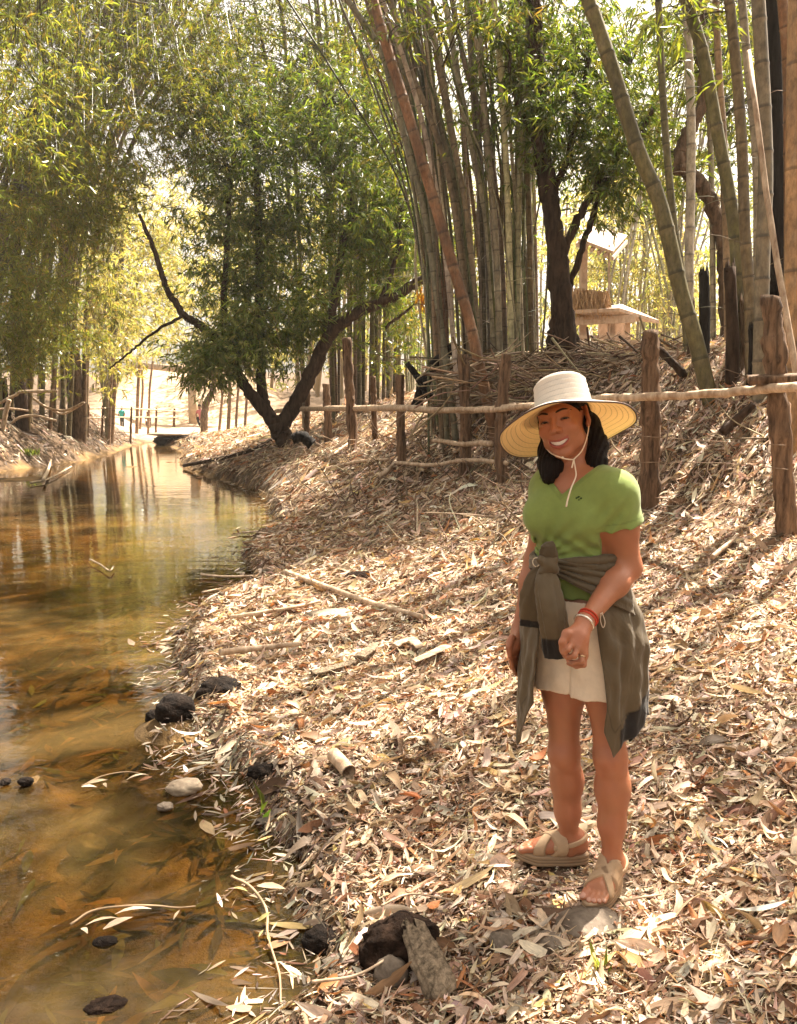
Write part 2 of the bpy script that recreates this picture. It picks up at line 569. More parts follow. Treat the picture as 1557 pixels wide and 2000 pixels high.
def make_ground():
    xs = grow(-130, 130, -2.6, 4.2, 0.05, 1.045, 6); ys = grow(-40, 200, 1.4, 9, 0.05, 1.035, 6)
    X, Y = np.meshgrid(xs, ys)
    Z = terrain(X, Y)
    Z = np.where(Y < -6, 0.3, Z)
    n, m = X.shape
    V = np.stack([X, Y, Z], -1).reshape(-1, 3)
    i = np.arange(n * m).reshape(n, m)
    Q = np.stack([i[:-1, :-1], i[:-1, 1:], i[1:, 1:], i[1:, :-1]], -1).reshape(-1, 4)
    sand = smooth((Y - YEND + 1) / 5) * smooth(1.8 * (1 - np.abs(X + 0.262 * Y) / (0.085 * Y + 3.5)))
    bed = ((X < shore_r(Y) + 0.04) & (X > shore_l(Y)) & (Y < YEND)).astype(float)
    C = np.stack([sand, bed, np.zeros_like(sand)], -1).reshape(-1, 3)

    def colf(nt):
        a = attr(nt).outputs['Color']
        sep = nt.nodes.new('ShaderNodeSeparateColor'); nt.links.new(a, sep.inputs[0])
        co = coords(nt)
        n1 = noise(nt, 9, 6, 0.7, co); n2 = noise(nt, 1.3, 4, 0.6, co, dist=0.6); n3 = noise(nt, 55, 3, 0.6, co)
        soil = mix(nt, 'MIX', ramp(nt, n1, [(0.3, 0.0), (0.7, 1.0)]), (0.045, 0.027, 0.017), (0.20, 0.135, 0.085))
        soil = mix(nt, 'MULTIPLY', 0.7, soil, ramp(nt, n3, [(0.3, 0.4), (0.7, 1.3)]))
        sandc = mix(nt, 'MIX', ramp(nt, n2, [(0.35, 0.0), (0.7, 1.0)]), (0.36, 0.24, 0.155), (0.58, 0.44, 0.31))
        bedc = mix(nt, 'MIX', ramp(nt, n2, [(0.38, 0.0), (0.62, 1.0)]), (0.06, 0.038, 0.016), (0.33, 0.20, 0.085))
        bedc = mix(nt, 'MULTIPLY', 0.6, bedc, ramp(nt, n1, [(0.3, 0.5), (0.7, 1.2)]))
        c = mix(nt, 'MIX', sep.outputs[1], soil, bedc)
        return mix(nt, 'MIX', sep.outputs[0], c, sandc)
    mat = surf('forest floor', colf, 0.95, 0.15, lambda nt: bump(nt, noise(nt, 40, 5, 0.7, coords(nt)), 0.7, 0.03))
    o = mesh_obj('ground', V, Q, None, C, None, mat)
    tag(o, kind='structure')


make_ground()


def make_water():
    m, nt, N, L = newmat('stream water')
    out = N.new('ShaderNodeOutputMaterial')
    co = coords(nt, 'Object')
    h1 = noise(nt, 1.0, 3, 0.55, mapping(nt, co, (2.2, 5.5, 1)), dist=0.3)
    h2 = noise(nt, 1.0, 2, 0.5, mapping(nt, co, (0.5, 1.3, 1)))
    hh = mix(nt, 'ADD', 1.0, ramp(nt, h1, [(0.2, 0.0), (0.8, 0.45)]), ramp(nt, h2, [(0.2, 0.0), (0.8, 0.6)]))
    bw = N.new('ShaderNodeRGBToBW'); L.new(hh, bw.inputs[0])
    nrm = bump(nt, bw.outputs[0], 0.16, 0.025)
    murk = noise(nt, 1.0, 4, 0.6, mapping(nt, co, (0.5, 1.0, 1)), dist=0.5)
    gl = N.new('ShaderNodeBsdfGlossy'); gl.inputs['Roughness'].default_value = 0.025
    gl.inputs['Color'].default_value = (1.0, 0.97, 0.9, 1)
    L.new(nrm, gl.inputs['Normal'])
    tr = N.new('ShaderNodeBsdfTransparent'); tr.inputs[0].default_value = (0.56, 0.45, 0.25, 1)
    df = N.new('ShaderNodeBsdfDiffuse')
    L.new(mix(nt, 'MIX', ramp(nt, murk, [(0.4, 0.0), (0.62, 1.0)]), (0.030, 0.025, 0.010), (0.155, 0.10, 0.036)), df.inputs[0])
    mx0 = N.new('ShaderNodeMixShader'); L.new(ramp(nt, murk, [(0.35, 0.06), (0.65, 0.34)]), mx0.inputs[0])
    L.new(tr.outputs[0], mx0.inputs[1]); L.new(df.outputs[0], mx0.inputs[2])
    fr = N.new('ShaderNodeFresnel'); fr.inputs['IOR'].default_value = 1.333; L.new(nrm, fr.inputs['Normal'])
    mx = N.new('ShaderNodeMixShader'); L.new(fr.outputs[0], mx.inputs[0])
    L.new(mx0.outputs[0], mx.inputs[1]); L.new(gl.outputs[0], mx.inputs[2]); L.new(mx.outputs[0], out.inputs[0])
    ys = np.linspace(-5, YEND + 0.3, 260)
    xl, xr = shore_l(ys) - 0.35, shore_r(ys) + 0.35
    t = np.linspace(0, 1, 40)
    X = xl[:, None] * (1 - t) + xr[:, None] * t
    V = np.stack([X, np.repeat(ys[:, None], 40, 1), np.zeros_like(X)], -1).reshape(-1, 3)
    i = np.arange(len(V)).reshape(260, 40)
    Q = np.stack([i[:-1, :-1], i[:-1, 1:], i[1:, 1:], i[1:, :-1]], -1).reshape(-1, 4)
    o = mesh_obj('water', V, Q, None, None, None, m)
    tag(o, kind='structure')


make_water()

# ------------------------------------------------------------------ fallen leaves
LITTER_PAL = [(0.63, 0.475, 0.335), (0.73, 0.60, 0.465), (0.44, 0.295, 0.185), (0.23, 0.13, 0.075), (0.42, 0.18, 0.075), (0.38, 0.30, 0.235), (0.13, 0.075, 0.045), (0.58, 0.40, 0.17)]
LITTER_W = [0.25, 0.22, 0.17, 0.15, 0.055, 0.055, 0.08, 0.02]


def leaves_mesh(mb, pos, L, Wd, yaw, pitch, roll, bend, fold, col, rows=5, grad=None, prof=0):
    """N lanceolate leaves as folded strips"""
    n = len(pos)
    t = np.linspace(0, 1, rows)
    if prof == 0: w = np.array([0.12, 0.8, 1.0, 0.62, 0.03]) if rows == 5 else np.interp(t, [0, 0.3, 0.6, 1], [0.15, 1, 0.85, 0.03])
    else: w = np.interp(t, [0, 0.1, 0.7, 1], [0.75, 1, 0.9, 0.25])
    a = (t - 0.5)[None, :, None] * L[:, None, None] * np.ones((1, 1, 3))
    across = np.array([-1.0, 0, 1.0])[None, None, :] * w[None, :, None] * Wd[:, None, None] * 0.5
    zz = -bend[:, None, None] * L[:, None, None] * ((t - 0.5) ** 2)[None, :, None] + fold[:, None, None] * np.abs(across)
    loc = np.stack([a, across, zz + 0 * a], -1)                       # n,rows,3,3
    R = rotm(yaw, pitch, roll)
    p = np.einsum('nij,nrkj->nrki', R, loc)
    if grad is not None:
        p[..., 2] += grad[0][:, None, None] * p[..., 0] + grad[1][:, None, None] * p[..., 1]
    p += pos[:, None, None, :]
    idx = np.arange(n * rows * 3).reshape(n, rows, 3)
    q = np.stack([idx[:, :-1, :-1], idx[:, :-1, 1:], idx[:, 1:, 1:], idx[:, 1:, :-1]], -1).reshape(-1, 4)
    uo = rng.uniform(0, 50, n)
    uv = np.stack([np.broadcast_to(np.array([0, 0.5, 1])[None, None, :], (n, rows, 3)) + uo[:, None, None],
                   np.broadcast_to(t[None, :, None], (n, rows, 3)) + uo[:, None, None] * 1.7], -1).reshape(-1, 2)
    C = np.repeat(col, rows * 3, 0)
    mb.add(p.reshape(-1, 3), q, None, C, uv)


FOOT_SPOTS = []
for (h_, t_, an_) in ((P(1212, 1722, 2.42), P(1140, 1762, 2.2), P(1196, 1690, 2.36)), (P(1145, 1690, 2.53), P(1000, 1694, 2.555), P(1112, 1652, 2.50))):
    a_ = math.atan2(t_[1] - h_[1], t_[0] - h_[0]); FOOT_SPOTS.append((an_[0] + .055 * math.cos(a_), an_[1] + .055 * math.sin(a_), a_))


def scatter_litter():
    mb = MB()
    bands = [(1.3, 2.6, 7400, 0.62, 5), (2.6, 4.0, 6200, 0.66, 5), (4.0, 6.0, 3900, 0.78, 4), (6.0, 9.0, 1700, 1.05, 4), (9, 13, 800, 1.3, 4), (13, 20, 300, 1.8, 3), (20, 40, 70, 2.8, 3)]
    for (y0, y1, dens, sc, rows) in bands:
        half = 0.5 * y1 + 0.7
        n = int(dens * (y1 - y0) * half * 2)
        x = rng.uniform(-half, half, n); y = rng.uniform(y0, y1, n)
        s = x - shore_r(y); sl = shore_l(y) - x
        wet = fbm(x * 2.5, y * 2.5, 21, 3)
        keep = (s > 0.05 * wet - 0.03) | (sl > 0.1)
        keep |= (s > -0.35 + wet * 0.8) & (rng.uniform(0, 1, n) < 0.10 + 0.5 * np.exp(s / 0.08))
        bare = fbm(x * 0.8, y * 0.8, 33, 3)
        keep &= ~((bare > 0.17) & (rng.uniform(0, 1, n) < 0.35))
        for (fx_, fy_, a_) in FOOT_SPOTS:
            ca, sa = math.cos(a_), math.sin(a_); lx = (x - fx_) * ca + (y - fy_) * sa; ly = -(x - fx_) * sa + (y - fy_) * ca
            keep &= ~(((lx / 0.142) ** 2 + (ly / 0.058) ** 2) < 1)
        x, y, wet = x[keep], y[keep], wet[keep]; n = len(x)
        s = x - shore_r(y)
        g = tgrad(x, y)
        z = terrain(x, y)
        afloat = z < 0.0
        lay = rng.uniform(0.003, 0.045, n) * sc
        nf = np.exp(-(((x - 0.60) / 0.22) ** 2 + ((y - 2.38) / 0.26) ** 2) ** 2); lay = lay * (1 - 0.9 * nf)
        z = np.where(afloat, rng.uniform(0.002, 0.006, n), z + lay)
        kind = rng.uniform(0, 1, n) * np.where(nf > 0.3, 0.98, 1)
        L = np.clip(rng.lognormal(np.log(0.080), 0.50, n), 0.02, 0.26) * sc
        Wd = L * rng.uniform(0.09, 0.23, n)
        bigk = kind > 0.985
        L = np.where(bigk, rng.uniform(0.10, 0.20, n), L); Wd = np.where(bigk, rng.uniform(0.025, 0.05, n), Wd)
        thin = kind < 0.28
        Wd = np.where(thin, rng.uniform(0.003, 0.007, n) * sc, Wd); L = np.where(thin, L * 1.3, L)
        yaw = rng.uniform(0, 2 * np.pi, n) * 0.6 + rng.normal(0.25, 0.6, n) * 0.9
        flat = np.where(afloat, 0.12, 1.0)
        flat = flat * (1 - 0.75 * nf); pit = rng.normal(0, 0.26, n) * flat; rol = rng.normal(0, 0.5, n) * flat
        bend = rng.normal(0.1, 0.55, n) * flat; fold = rng.normal(0.15, 0.5, n) * flat
        col = jitter(LITTER_PAL, n, 0.18, LITTER_W)
        lowf = 1 + 0.6 * fbm(x * 0.9, y * 0.9, 51, 3)
        col = np.clip(col * lowf[:, None], 0.01, 0.85)
        col = np.where((s < 0.13 + 0.2 * wet)[:, None] & (rng.uniform(0, 1, n) < 0.75)[:, None], col * 0.38, col)     # soaked leaves along the edge
        br = rng.uniform(0, 1, n) < .3
        for sel, pf in ((~br, 0), (br, 1)):
            leaves_mesh(mb, np.stack([x, y, z + np.abs(bend) * L * 0.12], 1)[sel], L[sel] * (.6 if pf else 1), Wd[sel], yaw[sel], pit[sel], rol[sel], bend[sel], fold[sel], col[sel], rows, (g[0][sel], g[1][sel]), pf)
        # crushed fragments between the leaves
        n2 = int(len(x) * .9); k = rng.integers(0, len(x), n2)
        x2 = x[k] + rng.normal(0, .05, n2); y2 = y[k] + rng.normal(0, .05, n2)
        if y0 < 9:
            okk = np.ones(n2, bool)
            for (fx_, fy_, a_) in FOOT_SPOTS:
                ca, sa = math.cos(a_), math.sin(a_); lx = (x2 - fx_) * ca + (y2 - fy_) * sa; ly = -(x2 - fx_) * sa + (y2 - fy_) * ca
                okk &= ~(((lx / 0.142) ** 2 + (ly / 0.058) ** 2) < 1)
            okk &= terrain(x2, y2) > .0
            x2, y2 = x2[okk], y2[okk]; n2 = len(x2)
            L2 = rng.lognormal(np.log(.022), .5, n2) * sc
            leaves_mesh(mb, np.stack([x2, y2, terrain(x2, y2) + rng.uniform(.002, .03, n2)], 1), L2, L2 * rng.uniform(.25, .8, n2), rng.uniform(0, 6.28, n2), rng.normal(0, .35, n2), rng.normal(0, .5, n2),
                        rng.normal(0, .5, n2), rng.normal(0, .5, n2), jitter(LITTER_PAL, n2, .22, LITTER_W), 3, tgrad(x2, y2), 1)
    o = mb.build('leaf_litter', M['litter'])
    tag(o, 'thick carpet of dry tan bamboo leaves covering both banks', 'leaf litter', None, 'stuff')
    # sunken leaves on the stream bed
    mb = MB()
    n = 3800
    x = rng.uniform(-3.2, 0.6, n); y = rng.uniform(1.5, 7, n)
    k = (terrain(x, y) < -0.02) & (x < shore_r(y)) & (rng.uniform(0, 1, n) < np.exp((x - shore_r(y)) / 0.6) + 0.25)
    x, y = x[k], y[k]; n = len(x)
    z = terrain(x, y) + rng.uniform(0.004, 0.03, n)
    z = np.minimum(z, -0.004)
    L = rng.uniform(0.08, 0.24, n)
    leaves_mesh(mb, np.stack([x, y, z], 1), L, L * rng.uniform(0.12, 0.25, n), rng.uniform(0, 6.28, n), rng.normal(0, 0.08, n), rng.normal(0, 0.2, n),
                rng.normal(0, 0.15, n), rng.normal(0, 0.2, n), jitter([(0.20, 0.115, 0.05), (0.14, 0.085, 0.04), (0.27, 0.15, 0.06), (0.09, 0.055, 0.03), (0.15, 0.15, 0.045)], n, 0.2), 5)
    o = mb.build('sunken_leaves', M['litter'])
    tag(o, 'brown sunken leaves lying on the stream bed', 'leaves', None, 'stuff')


scatter_litter()
# ------------------------------------------------------------------ bamboo, trees, foliage
GREEN = [(0.10, 0.155, 0.032), (0.145, 0.205, 0.042), (0.06, 0.11, 0.024), (0.19, 0.235, 0.055), (0.15, 0.15, 0.04)]
OLIVE = [(0.19, 0.205, 0.052), (0.26, 0.25, 0.065), (0.115, 0.14, 0.036), (0.28, 0.215, 0.065), (0.16, 0.195, 0.046)]
LIGHT = [(0.18, 0.24, 0.055), (0.24, 0.28, 0.07), (0.12, 0.18, 0.04), (0.29, 0.29, 0.09)]
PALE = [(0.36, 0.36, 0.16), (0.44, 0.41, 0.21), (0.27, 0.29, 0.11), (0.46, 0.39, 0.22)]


def leaf_quads(mb, base, d, L, Wd, col):
    n = len(base)
    r = rng.normal(0, 1, (n, 3)); r[:, 2] *= 0.6
    w = np.cross(d, r); w /= np.linalg.norm(w, axis=1, keepdims=True) + 1e-9
    nrm = np.cross(d, w)
    a = base; b = base + d * (0.42 * L)[:, None] + w * (Wd * 0.5)[:, None] + nrm * (0.06 * L)[:, None]
    t = base + d * L[:, None]; t[:, 2] -= 0.12 * L
    c = base + d * (0.42 * L)[:, None] - w * (Wd * 0.5)[:, None] + nrm * (0.06 * L)[:, None]
    V = np.stack([a, b, t, c], 1).reshape(-1, 3)
    uo = rng.uniform(0, 30, n)
    uv = np.stack([np.tile([0.5, 1, 0.5, 0], (n, 1)) + uo[:, None], np.tile([0, 0.4, 1, 0.4], (n, 1)) + uo[:, None]], -1).reshape(-1, 2)
    mb.add(V, np.arange(n * 4).reshape(n, 4), None, np.repeat(col, 4, 0), uv)


def cluster_leaves(mb, c, r, nl, L, pal, tone=1.0):
    """one drooping cluster of nl narrow leaves in sprays round c"""
    ns = max(3, nl // 9)
    sc = c + rng.normal(0, 1, (ns, 3)) * np.array([r, r, r * 0.7]) * 0.55
    sd = rng.normal(0, 1, (ns, 3)); sd[:, 2] = -0.35 + 0.35 * sd[:, 2]
    sd /= np.linalg.norm(sd, axis=1, keepdims=True)
    k = rng.integers(0, ns, nl)
    along = rng.uniform(0, 1, nl)
    base = sc[k] + sd[k] * (along * r * 0.9)[:, None]
    d = sd[k] + rng.normal(0, 0.55, (nl, 3)); d[:, 2] -= 0.35
    d /= np.linalg.norm(d, axis=1, keepdims=True)
    LL = L * rng.uniform(0.6, 1.25, nl)
    col = jitter(pal, nl, 0.16) * tone
    leaf_quads(mb, base, d, LL, LL * rng.uniform(0.13, 0.21, nl), col)


def foliage(owners, blobs, pal, name='foliage', L=0.15, r=0.38, per=70, gaps=(), twig=0.006, mat='leaf', twigcol=(0.06, 0.045, 0.02), spots=True):
    """owners: list of (object, base, [polylines]); each leaf cluster hangs on a twig of the nearest owner"""
    acc = [MB() for _ in owners]
    allp = np.concatenate([np.concatenate(o[2]) for o in owners]); own = np.concatenate([[i] * sum(len(q) for q in o[2]) for i, o in enumerate(owners)])
    for bl in blobs:
        ww = bl[0] == 'w'
        if ww: _, bx, by, bz, ru, ry, rv, n = bl
        else: u, v, y, ru, rv, ry, n = bl
        done = 0
        while done < n:
            q = rng.normal(0, 0.5, 3); q = np.clip(q, -1, 1)
            c = np.array([bx + q[0] * ru, by + q[1] * ry, bz + q[2] * rv]) if ww else P(u + q[0] * ru, v + q[2] * rv, max(y + q[1] * ry, 2.0))
            done += 1
            if any((c2u - u_) ** 2 + (c2v - v_) ** 2 < rr * rr for (u_, v_, rr) in gaps for c2u, c2v in [project(c)]):
                continue
            gp = c - SV * ((c[2] - 0.5) / SV[2])
            if any((gp[0] - a_) ** 2 + (gp[1] - b_) ** 2 < r_ * r_ for (a_, b_, r_) in SUNSPOTS) and spots and rng.uniform() < .88: continue
            d2 = ((allp - c) ** 2 * np.array([1, 1, 0.6])).sum(1)
            k = int(np.argmin(d2)); i = int(own[k]); a = allp[k]
            mb = acc[i]
            m_ = (a + c) / 2 + np.array([0, 0, 0.18 * np.linalg.norm(c - a)]) + rng.normal(0, 0.05, 3)
            tube(mb, spline([a, m_, c], 6), np.linspace(twig * 1.6, twig * 0.6, 6), 3, twigcol, False)
            tone = float(np.clip(rng.normal(1, 0.2), 0.55, 1.5))
            cluster_leaves(mb, c, r * rng.uniform(0.7, 1.25), int(per * rng.uniform(0.6, 1.3)), L, pal, tone)
    for o, mb in zip(owners, acc):
        mb.build(name, M[mat], o[0], o[1], smooth_shade=False)


def culm(pts, y0, y1, w0, w1, col, label=None, group=None, name='bamboo_culm', ext=6.0, internode=None, mat='bamboo', twigs=0, cat='bamboo', sides=10, lean=None):
    """a bamboo culm traced base -> top; w in photo pixels; goes on ext metres beyond the last point; returns owner tuple"""
    ys = np.linspace(y0, y1, len(pts))
    p = np.array([P(u, v, y) for (u, v), y in zip(pts, ys)])
    p = spline(p, max(8, 5 * len(pts)))
    g = tz(p[0, 0], p[0, 1])
    d0 = p[0] - p[2]; d0 /= np.linalg.norm(d0)
    down = max(0.25, p[0, 2] - g + 0.25)
    foot = p[0] + d0 * min(down / max(0.4, -d0[2]), 3.0)
    p = np.vstack([foot, p])
    if ext > 0:
        d = p[-1] - p[-4]; d /= np.linalg.norm(d); q = p[-1].copy(); e = []
        hx = np.array([d[0], d[1], 0]); hx = hx / (np.linalg.norm(hx) + 1e-6)
        for k in range(10):
            d = d + hx * 0.03 + np.array([0, 0, -0.02]); d /= np.linalg.norm(d)
            q = q + d * ext / 10; e.append(q.copy())
        p = np.vstack([p, e])
    ln = np.concatenate([[0], np.cumsum(np.linalg.norm(np.diff(p, axis=0), axis=1))])
    r0, r1 = w0 * px(y0) / 2, w1 * px(y1) / 2
    step = internode or max(0.22, r0 * 5.5)
    nodes = np.arange(rng.uniform(0.1, step), ln[-1], step)
    ts = [0.0]
    for nd in nodes: ts += [nd - r0 * 1.0, nd - r0 * 0.45, nd - r0 * .1, nd, nd + r0 * 0.25, nd + r0 * 0.5, nd + step * 0.5]
    ts = np.unique(np.clip(np.array(ts + [ln[-1]]), 0, ln[-1]))
    path = np.stack([np.interp(ts, ln, p[:, k]) for k in range(3)], 1)
    Lvis = ln[-1] - (ext if ext > 0 else 0)
    rr = np.interp(ts, [0, Lvis, ln[-1] + 1e-6], [r0, r1, r1 * (0.35 if ext > 0 else 1.0)])
    dist = np.min(np.abs(ts[:, None] - nodes[None, :]), 1) if len(nodes) else np.full(len(ts), 9.)
    rr = rr * (1 + 0.10 * np.exp(-(dist / (r0 * 0.18)) ** 2))
    c = np.tile(np.asarray(col, float), (len(ts), 1))
    c *= (1 + 0.25 * (vnoise(ts * 1.3, ts * 0 + y0 * 3, 4) - 0.5))[:, None]
    for nd in nodes:
        k = (ts > nd - r0 * .05) & (ts < nd + r0 * .3); c[k] *= 0.5
        k = (ts < nd - r0 * .05) & (ts > nd - r0 * 0.6); c[k] = c[k] * 0.85 + np.array([0.38, 0.31, 0.21]) * 0.15
    mb = MB()
    tube(mb, path, rr, sides, c)
    for _ in range(twigs):
        if not len(nodes): break
        nd = nodes[rng.integers(0, len(nodes))]
        if nd > Lvis: continue
        a = np.array([np.interp(nd, ln, p[:, k]) for k in range(3)])
        d = rng.normal(0, 1, 3); d[2] = abs(d[2]) * 0.4 - 0.1; d /= np.linalg.norm(d)
        l = rng.uniform(0.15, 0.7)
        tube(mb, spline([a, a + d * l * 0.5 + np.array([0, 0, 0.03]), a + d * l], 5), np.linspace(0.005, 0.002, 5), 3, np.asarray(col) * 0.9 + 0.03, False)
    base = path[0].copy()
    o = mb.build(name, M[mat], None, base)
    tag(o, label, cat, group)
    return (o, base, [p[len(p) // 5:]])


owners = {}
BRN, OLV, TAN, GRY, MOT = (0.13, 0.085, 0.045), (0.12, 0.105, 0.042), (0.30, 0.20, 0.11), (0.17, 0.135, 0.09), (0.26, 0.215, 0.15)
gA = 'large bamboo culms of the clump behind the fence at the right'
A = []
A.append(culm([(1378, 742), (1355, 650), (1330, 570), (1290, 400), (1245, 290), (1195, 130), (1148, -5)], 7.8, 8.0, 31, 25, (0.135, 0.115, 0.045), 'thick olive bamboo culm leaning left across the pale gap beside the hut', gA, twigs=7, ext=4))
A.append(culm([(1345, 700), (1330, 520), (1318, 450), (1303, 300), (1293, 150), (1286, -5)], 9.3, 9.3, 15, 12, OLV, 'slim olive bamboo culm just behind the thick leaning one', gA, twigs=7))
A.append(culm([(1346, 690), (1346, 520), (1350, 330), (1349, 200), (1340, -5)], 9.7, 9.7, 18, 15, (0.42, 0.37, 0.29), 'pale grey blotched bamboo culm beside the twisted tree trunk', gA, twigs=7))
A.append(culm([(1436, 760), (1440, 560), (1437, 470), (1425, 380), (1400, 250), (1372, 100), (1338, -5)], 8.0, 8.0, 25, 21, (0.12, 0.108, 0.042), 'curving olive green bamboo culm bent left at its top, right of the twisted trunk', gA, twigs=7, ext=4))
A.append(culm([(1424, 740), (1420, 500), (1415, 300), (1405, 150), (1398, -5)], 9.0, 9.0, 15, 12, TAN, 'thin tan bamboo culm standing straight behind the curving olive one', gA, twigs=7))
A.append(culm([(1468, 770), (1465, 600), (1455, 450), (1450, 300), (1440, 150), (1424, -5)], 7.6, 7.6, 22, 18, (0.15, 0.11, 0.055), 'brown olive bamboo culm left of the mottled pair', gA, twigs=7))
A.append(culm([(1474, 720), (1480, 500), (1477, 300), (1460, 120), (1449, -5)], 8.6, 8.6, 17, 14, (0.33, 0.28, 0.21), 'mottled pale bamboo culm close against the brown olive one', gA, twigs=7))
A.append(culm([(1484, 760), (1490, 500), (1496, 350), (1492, 200), (1481, -5)], 7.2, 7.2, 28, 24, (0.19, 0.155, 0.10), 'thick grey brown bamboo culm left of the charred trunk', gA, twigs=7))
A.append(culm([(1540, 740), (1542, 500), (1541, 270), (1538, 120), (1528, -5)], 7.6, 7.6, 20, 18, (0.24, 0.12, 0.06), 'reddish brown bamboo culm between the charred trunk and orange culm', gA, twigs=7))
A.append(culm([(1546, 800), (1549, 500), (1552, 200), (1556, -5)], 6.3, 6.3, 30, 28, (0.36, 0.215, 0.10), 'thick orange tan bamboo culm along the right edge of the photo', gA, twigs=7, internode=0.75))
for k, (u, w, y) in enumerate([(1388, 11, 10.5), (1410, 10, 11), (1510, 16, 9.5), (1530, 12, 9.8)]):
    A.append(culm([(u + 6, 720), (u + 3, 400), (u - 4, 180), (u - 12, -5)], y, y, w, w * .85, jitter([GRY, BRN, MOT], 1, 0.15)[0], 'slender bamboo culm in the gaps between the thick right hand culms', gA + ', slender ones'))
o_burn = culm([(1528, 720), (1520, 560), (1514, 400), (1512, 200), (1508, -5)], 7.9, 7.9, 38, 30, (0.02, 0.02, 0.024), 'blue black charred trunk standing among the right hand bamboo', None, 'charred_trunk', ext=3, mat='burnt', cat='tree trunk', internode=5)

# cut stumps of the right clump
for (u0, v0, u1, v1, w, y, mt, lab) in [
        (1372, 705, 1375, 530, 22, 8.6, 'burnt', 'burnt bamboo stump with a broken top beside the pale blotched culm'),
        (1430, 770, 1426, 522, 24, 7.8, 'bark', 'tall dark cut bamboo stump in front of the curving olive culm'),
        (1468, 760, 1472, 636, 22, 7.4, 'burnt', 'short charred stump below the mottled pale culm'),
        (1450, 765, 1452, 590, 15, 7.9, 'palebark', 'thin split brown stump between the dark cut stump and the short charred one'),
        (1345, 700, 1352, 590, 14, 8.9, 'palebark', 'thin brown stump at the foot of the slim olive culm'),
        (1500, 770, 1503, 640, 16, 7.2, 'bark', 'narrow dark stump behind the knobbly fence post')]:
    mb = MB(); a = P(u0, v0, y); b = P(u1, v1, y); a[2] = min(a[2], tz(a[0], a[1])) - 0.2
    path = spline([a, (a + b) / 2 + np.array([0.02, 0, 0]), b], 14)
    r = w * px(y) / 2
    tube(mb, path, np.linspace(r * 1.15, r * 0.85, 14), 10, (0.1, 0.07, 0.05), True, 0.12, int(u0))
    for k in range(5):
        an = k * 1.26; q = b + np.array([math.cos(an), math.sin(an), 0]) * r * 0.6
        tube(mb, np.array([q - [0, 0, .05], q + [0, 0, rng.uniform(.02, .09)]]), [r * 0.3, r * 0.05], 4, (0.1, 0.07, 0.05))
    tag(mb.build('bamboo_stump', M[mt], None, a), lab, 'stump', 'cut stumps in the right bamboo clump')

# central dense clump
B = []
gB = 'culms of the dense fan shaped clump behind the woman'
B.append(culm([(938, 720), (915, 620), (885, 520), (850, 400), (820, 300), (790, 200), (755, 90), (727, -8)], 10.4, 10.4, 23, 19, (0.21, 0.10, 0.045), 'thick orange brown bamboo culm slanting across the front of the dense clump', gB, ext=3, twigs=6))
bt = [([(880, 775), (865, 660), (850, 560), (830, 420), (800, 300), (765, 170), (740, 90), (690, 15)], 17, (0.2, 0.175, 0.12)),
      ([(922, 740), (905, 540), (890, 420), (870, 320), (840, 230), (800, 130), (762, -5)], 17, GRY), ([(925, 740), (908, 500), (900, 430), (880, 330), (858, 230), (828, 120), (788, -5)], 20, MOT),
      ([(938, 730), (925, 560), (910, 420), (890, 300), (860, 130), (828, -5)], 19, GRY), ([(966, 730), (960, 560), (950, 430), (930, 330), (895, 150), (868, -5)], 17, MOT),
      ([(987, 720), (980, 500), (965, 350), (945, 250), (910, 130), (882, -5)], 16, GRY), ([(977, 730), (970, 500), (958, 350), (945, 200), (928, -5)], 18, (0.22, 0.18, 0.12)),
      ([(1010, 720), (1012, 500), (1015, 350), (1025, 200), (1036, -5)], 16, (0.24, 0.19, 0.125)), ([(895, 770), (880, 600), (868, 480), (845, 330), (815, 200), (770, 60), (745, -5)], 14, MOT),
      ([(860, 790), (850, 650), (845, 520), (825, 400), (795, 280), (760, 150), (715, -5)], 15, BRN), ([(870, 790), (862, 650), (852, 500), (838, 380), (812, 240)], 15, GRY),
      ([(1040, 715), (1035, 480), (1028, 300), (1015, 120), (1000, -5)], 15, BRN), ([(1000, 720), (995, 500), (988, 300), (975, 100), (965, -5)], 17, MOT)]
for (pts, w, c) in bt:
    y = rng.uniform(10.8, 11.8)
    B.append(culm(pts, y, y, w * .76, w * .64, jitter([np.array(c) * 1.15, np.array(c) * 1.7], 1, 0.2)[0], 'mottled grey brown bamboo culm in the front of the dense fan shaped clump', gB + ', front row', twigs=9, ext=5))
for k in range(48):
    u0 = rng.uniform(845, 1050); y = rng.uniform(11.6, 13.6)
    ut = 735 + (u0 - 845) * 1.5 + rng.normal(0, 35)
    bow = rng.uniform(0.5, 0.75); w = 0
    pts = [(u0, 745 + rng.normal(0, 12)), (u0 + (ut - u0) * 0.10, 550), (u0 + (ut - u0) * 0.30, 350), (u0 + (ut - u0) * bow, 160), (ut, -5)]
    w = rng.uniform(4.5, 9.5)
    B.append(culm(pts, y, y, w, w * .8, jitter([GRY, BRN, (.38, .32, .23), OLV, (.10, .12, .04)], 1, 0.25)[0], 'thin bamboo culm packed in the back of the dense fan shaped clump', gB + ', back rows', twigs=6, ext=5, sides=7))

for k in range(30):
    u0 = rng.uniform(835, 1065); y = rng.uniform(10.9, 13.8); ut = 735 + (u0 - 845) * 1.5 + rng.normal(0, 70); w = rng.uniform(3.5, 6)
    pts = [(u0, 745 + rng.normal(0, 12)), (u0 + (ut - u0) * 0.12 + rng.normal(0, 8), 550), (u0 + (ut - u0) * 0.32 + rng.normal(0, 8), 350), (u0 + (ut - u0) * .65, 160), (ut, -5)]
    B.append(culm(pts, y, y, w, w * .8, jitter([GRY, (.40, .34, .24), OLV, (.10, .12, .04)], 1, 0.25)[0], 'spindly young bamboo culm threading between the dense clump culms', gB + ', spindly ones', twigs=6, ext=3, sides=6))

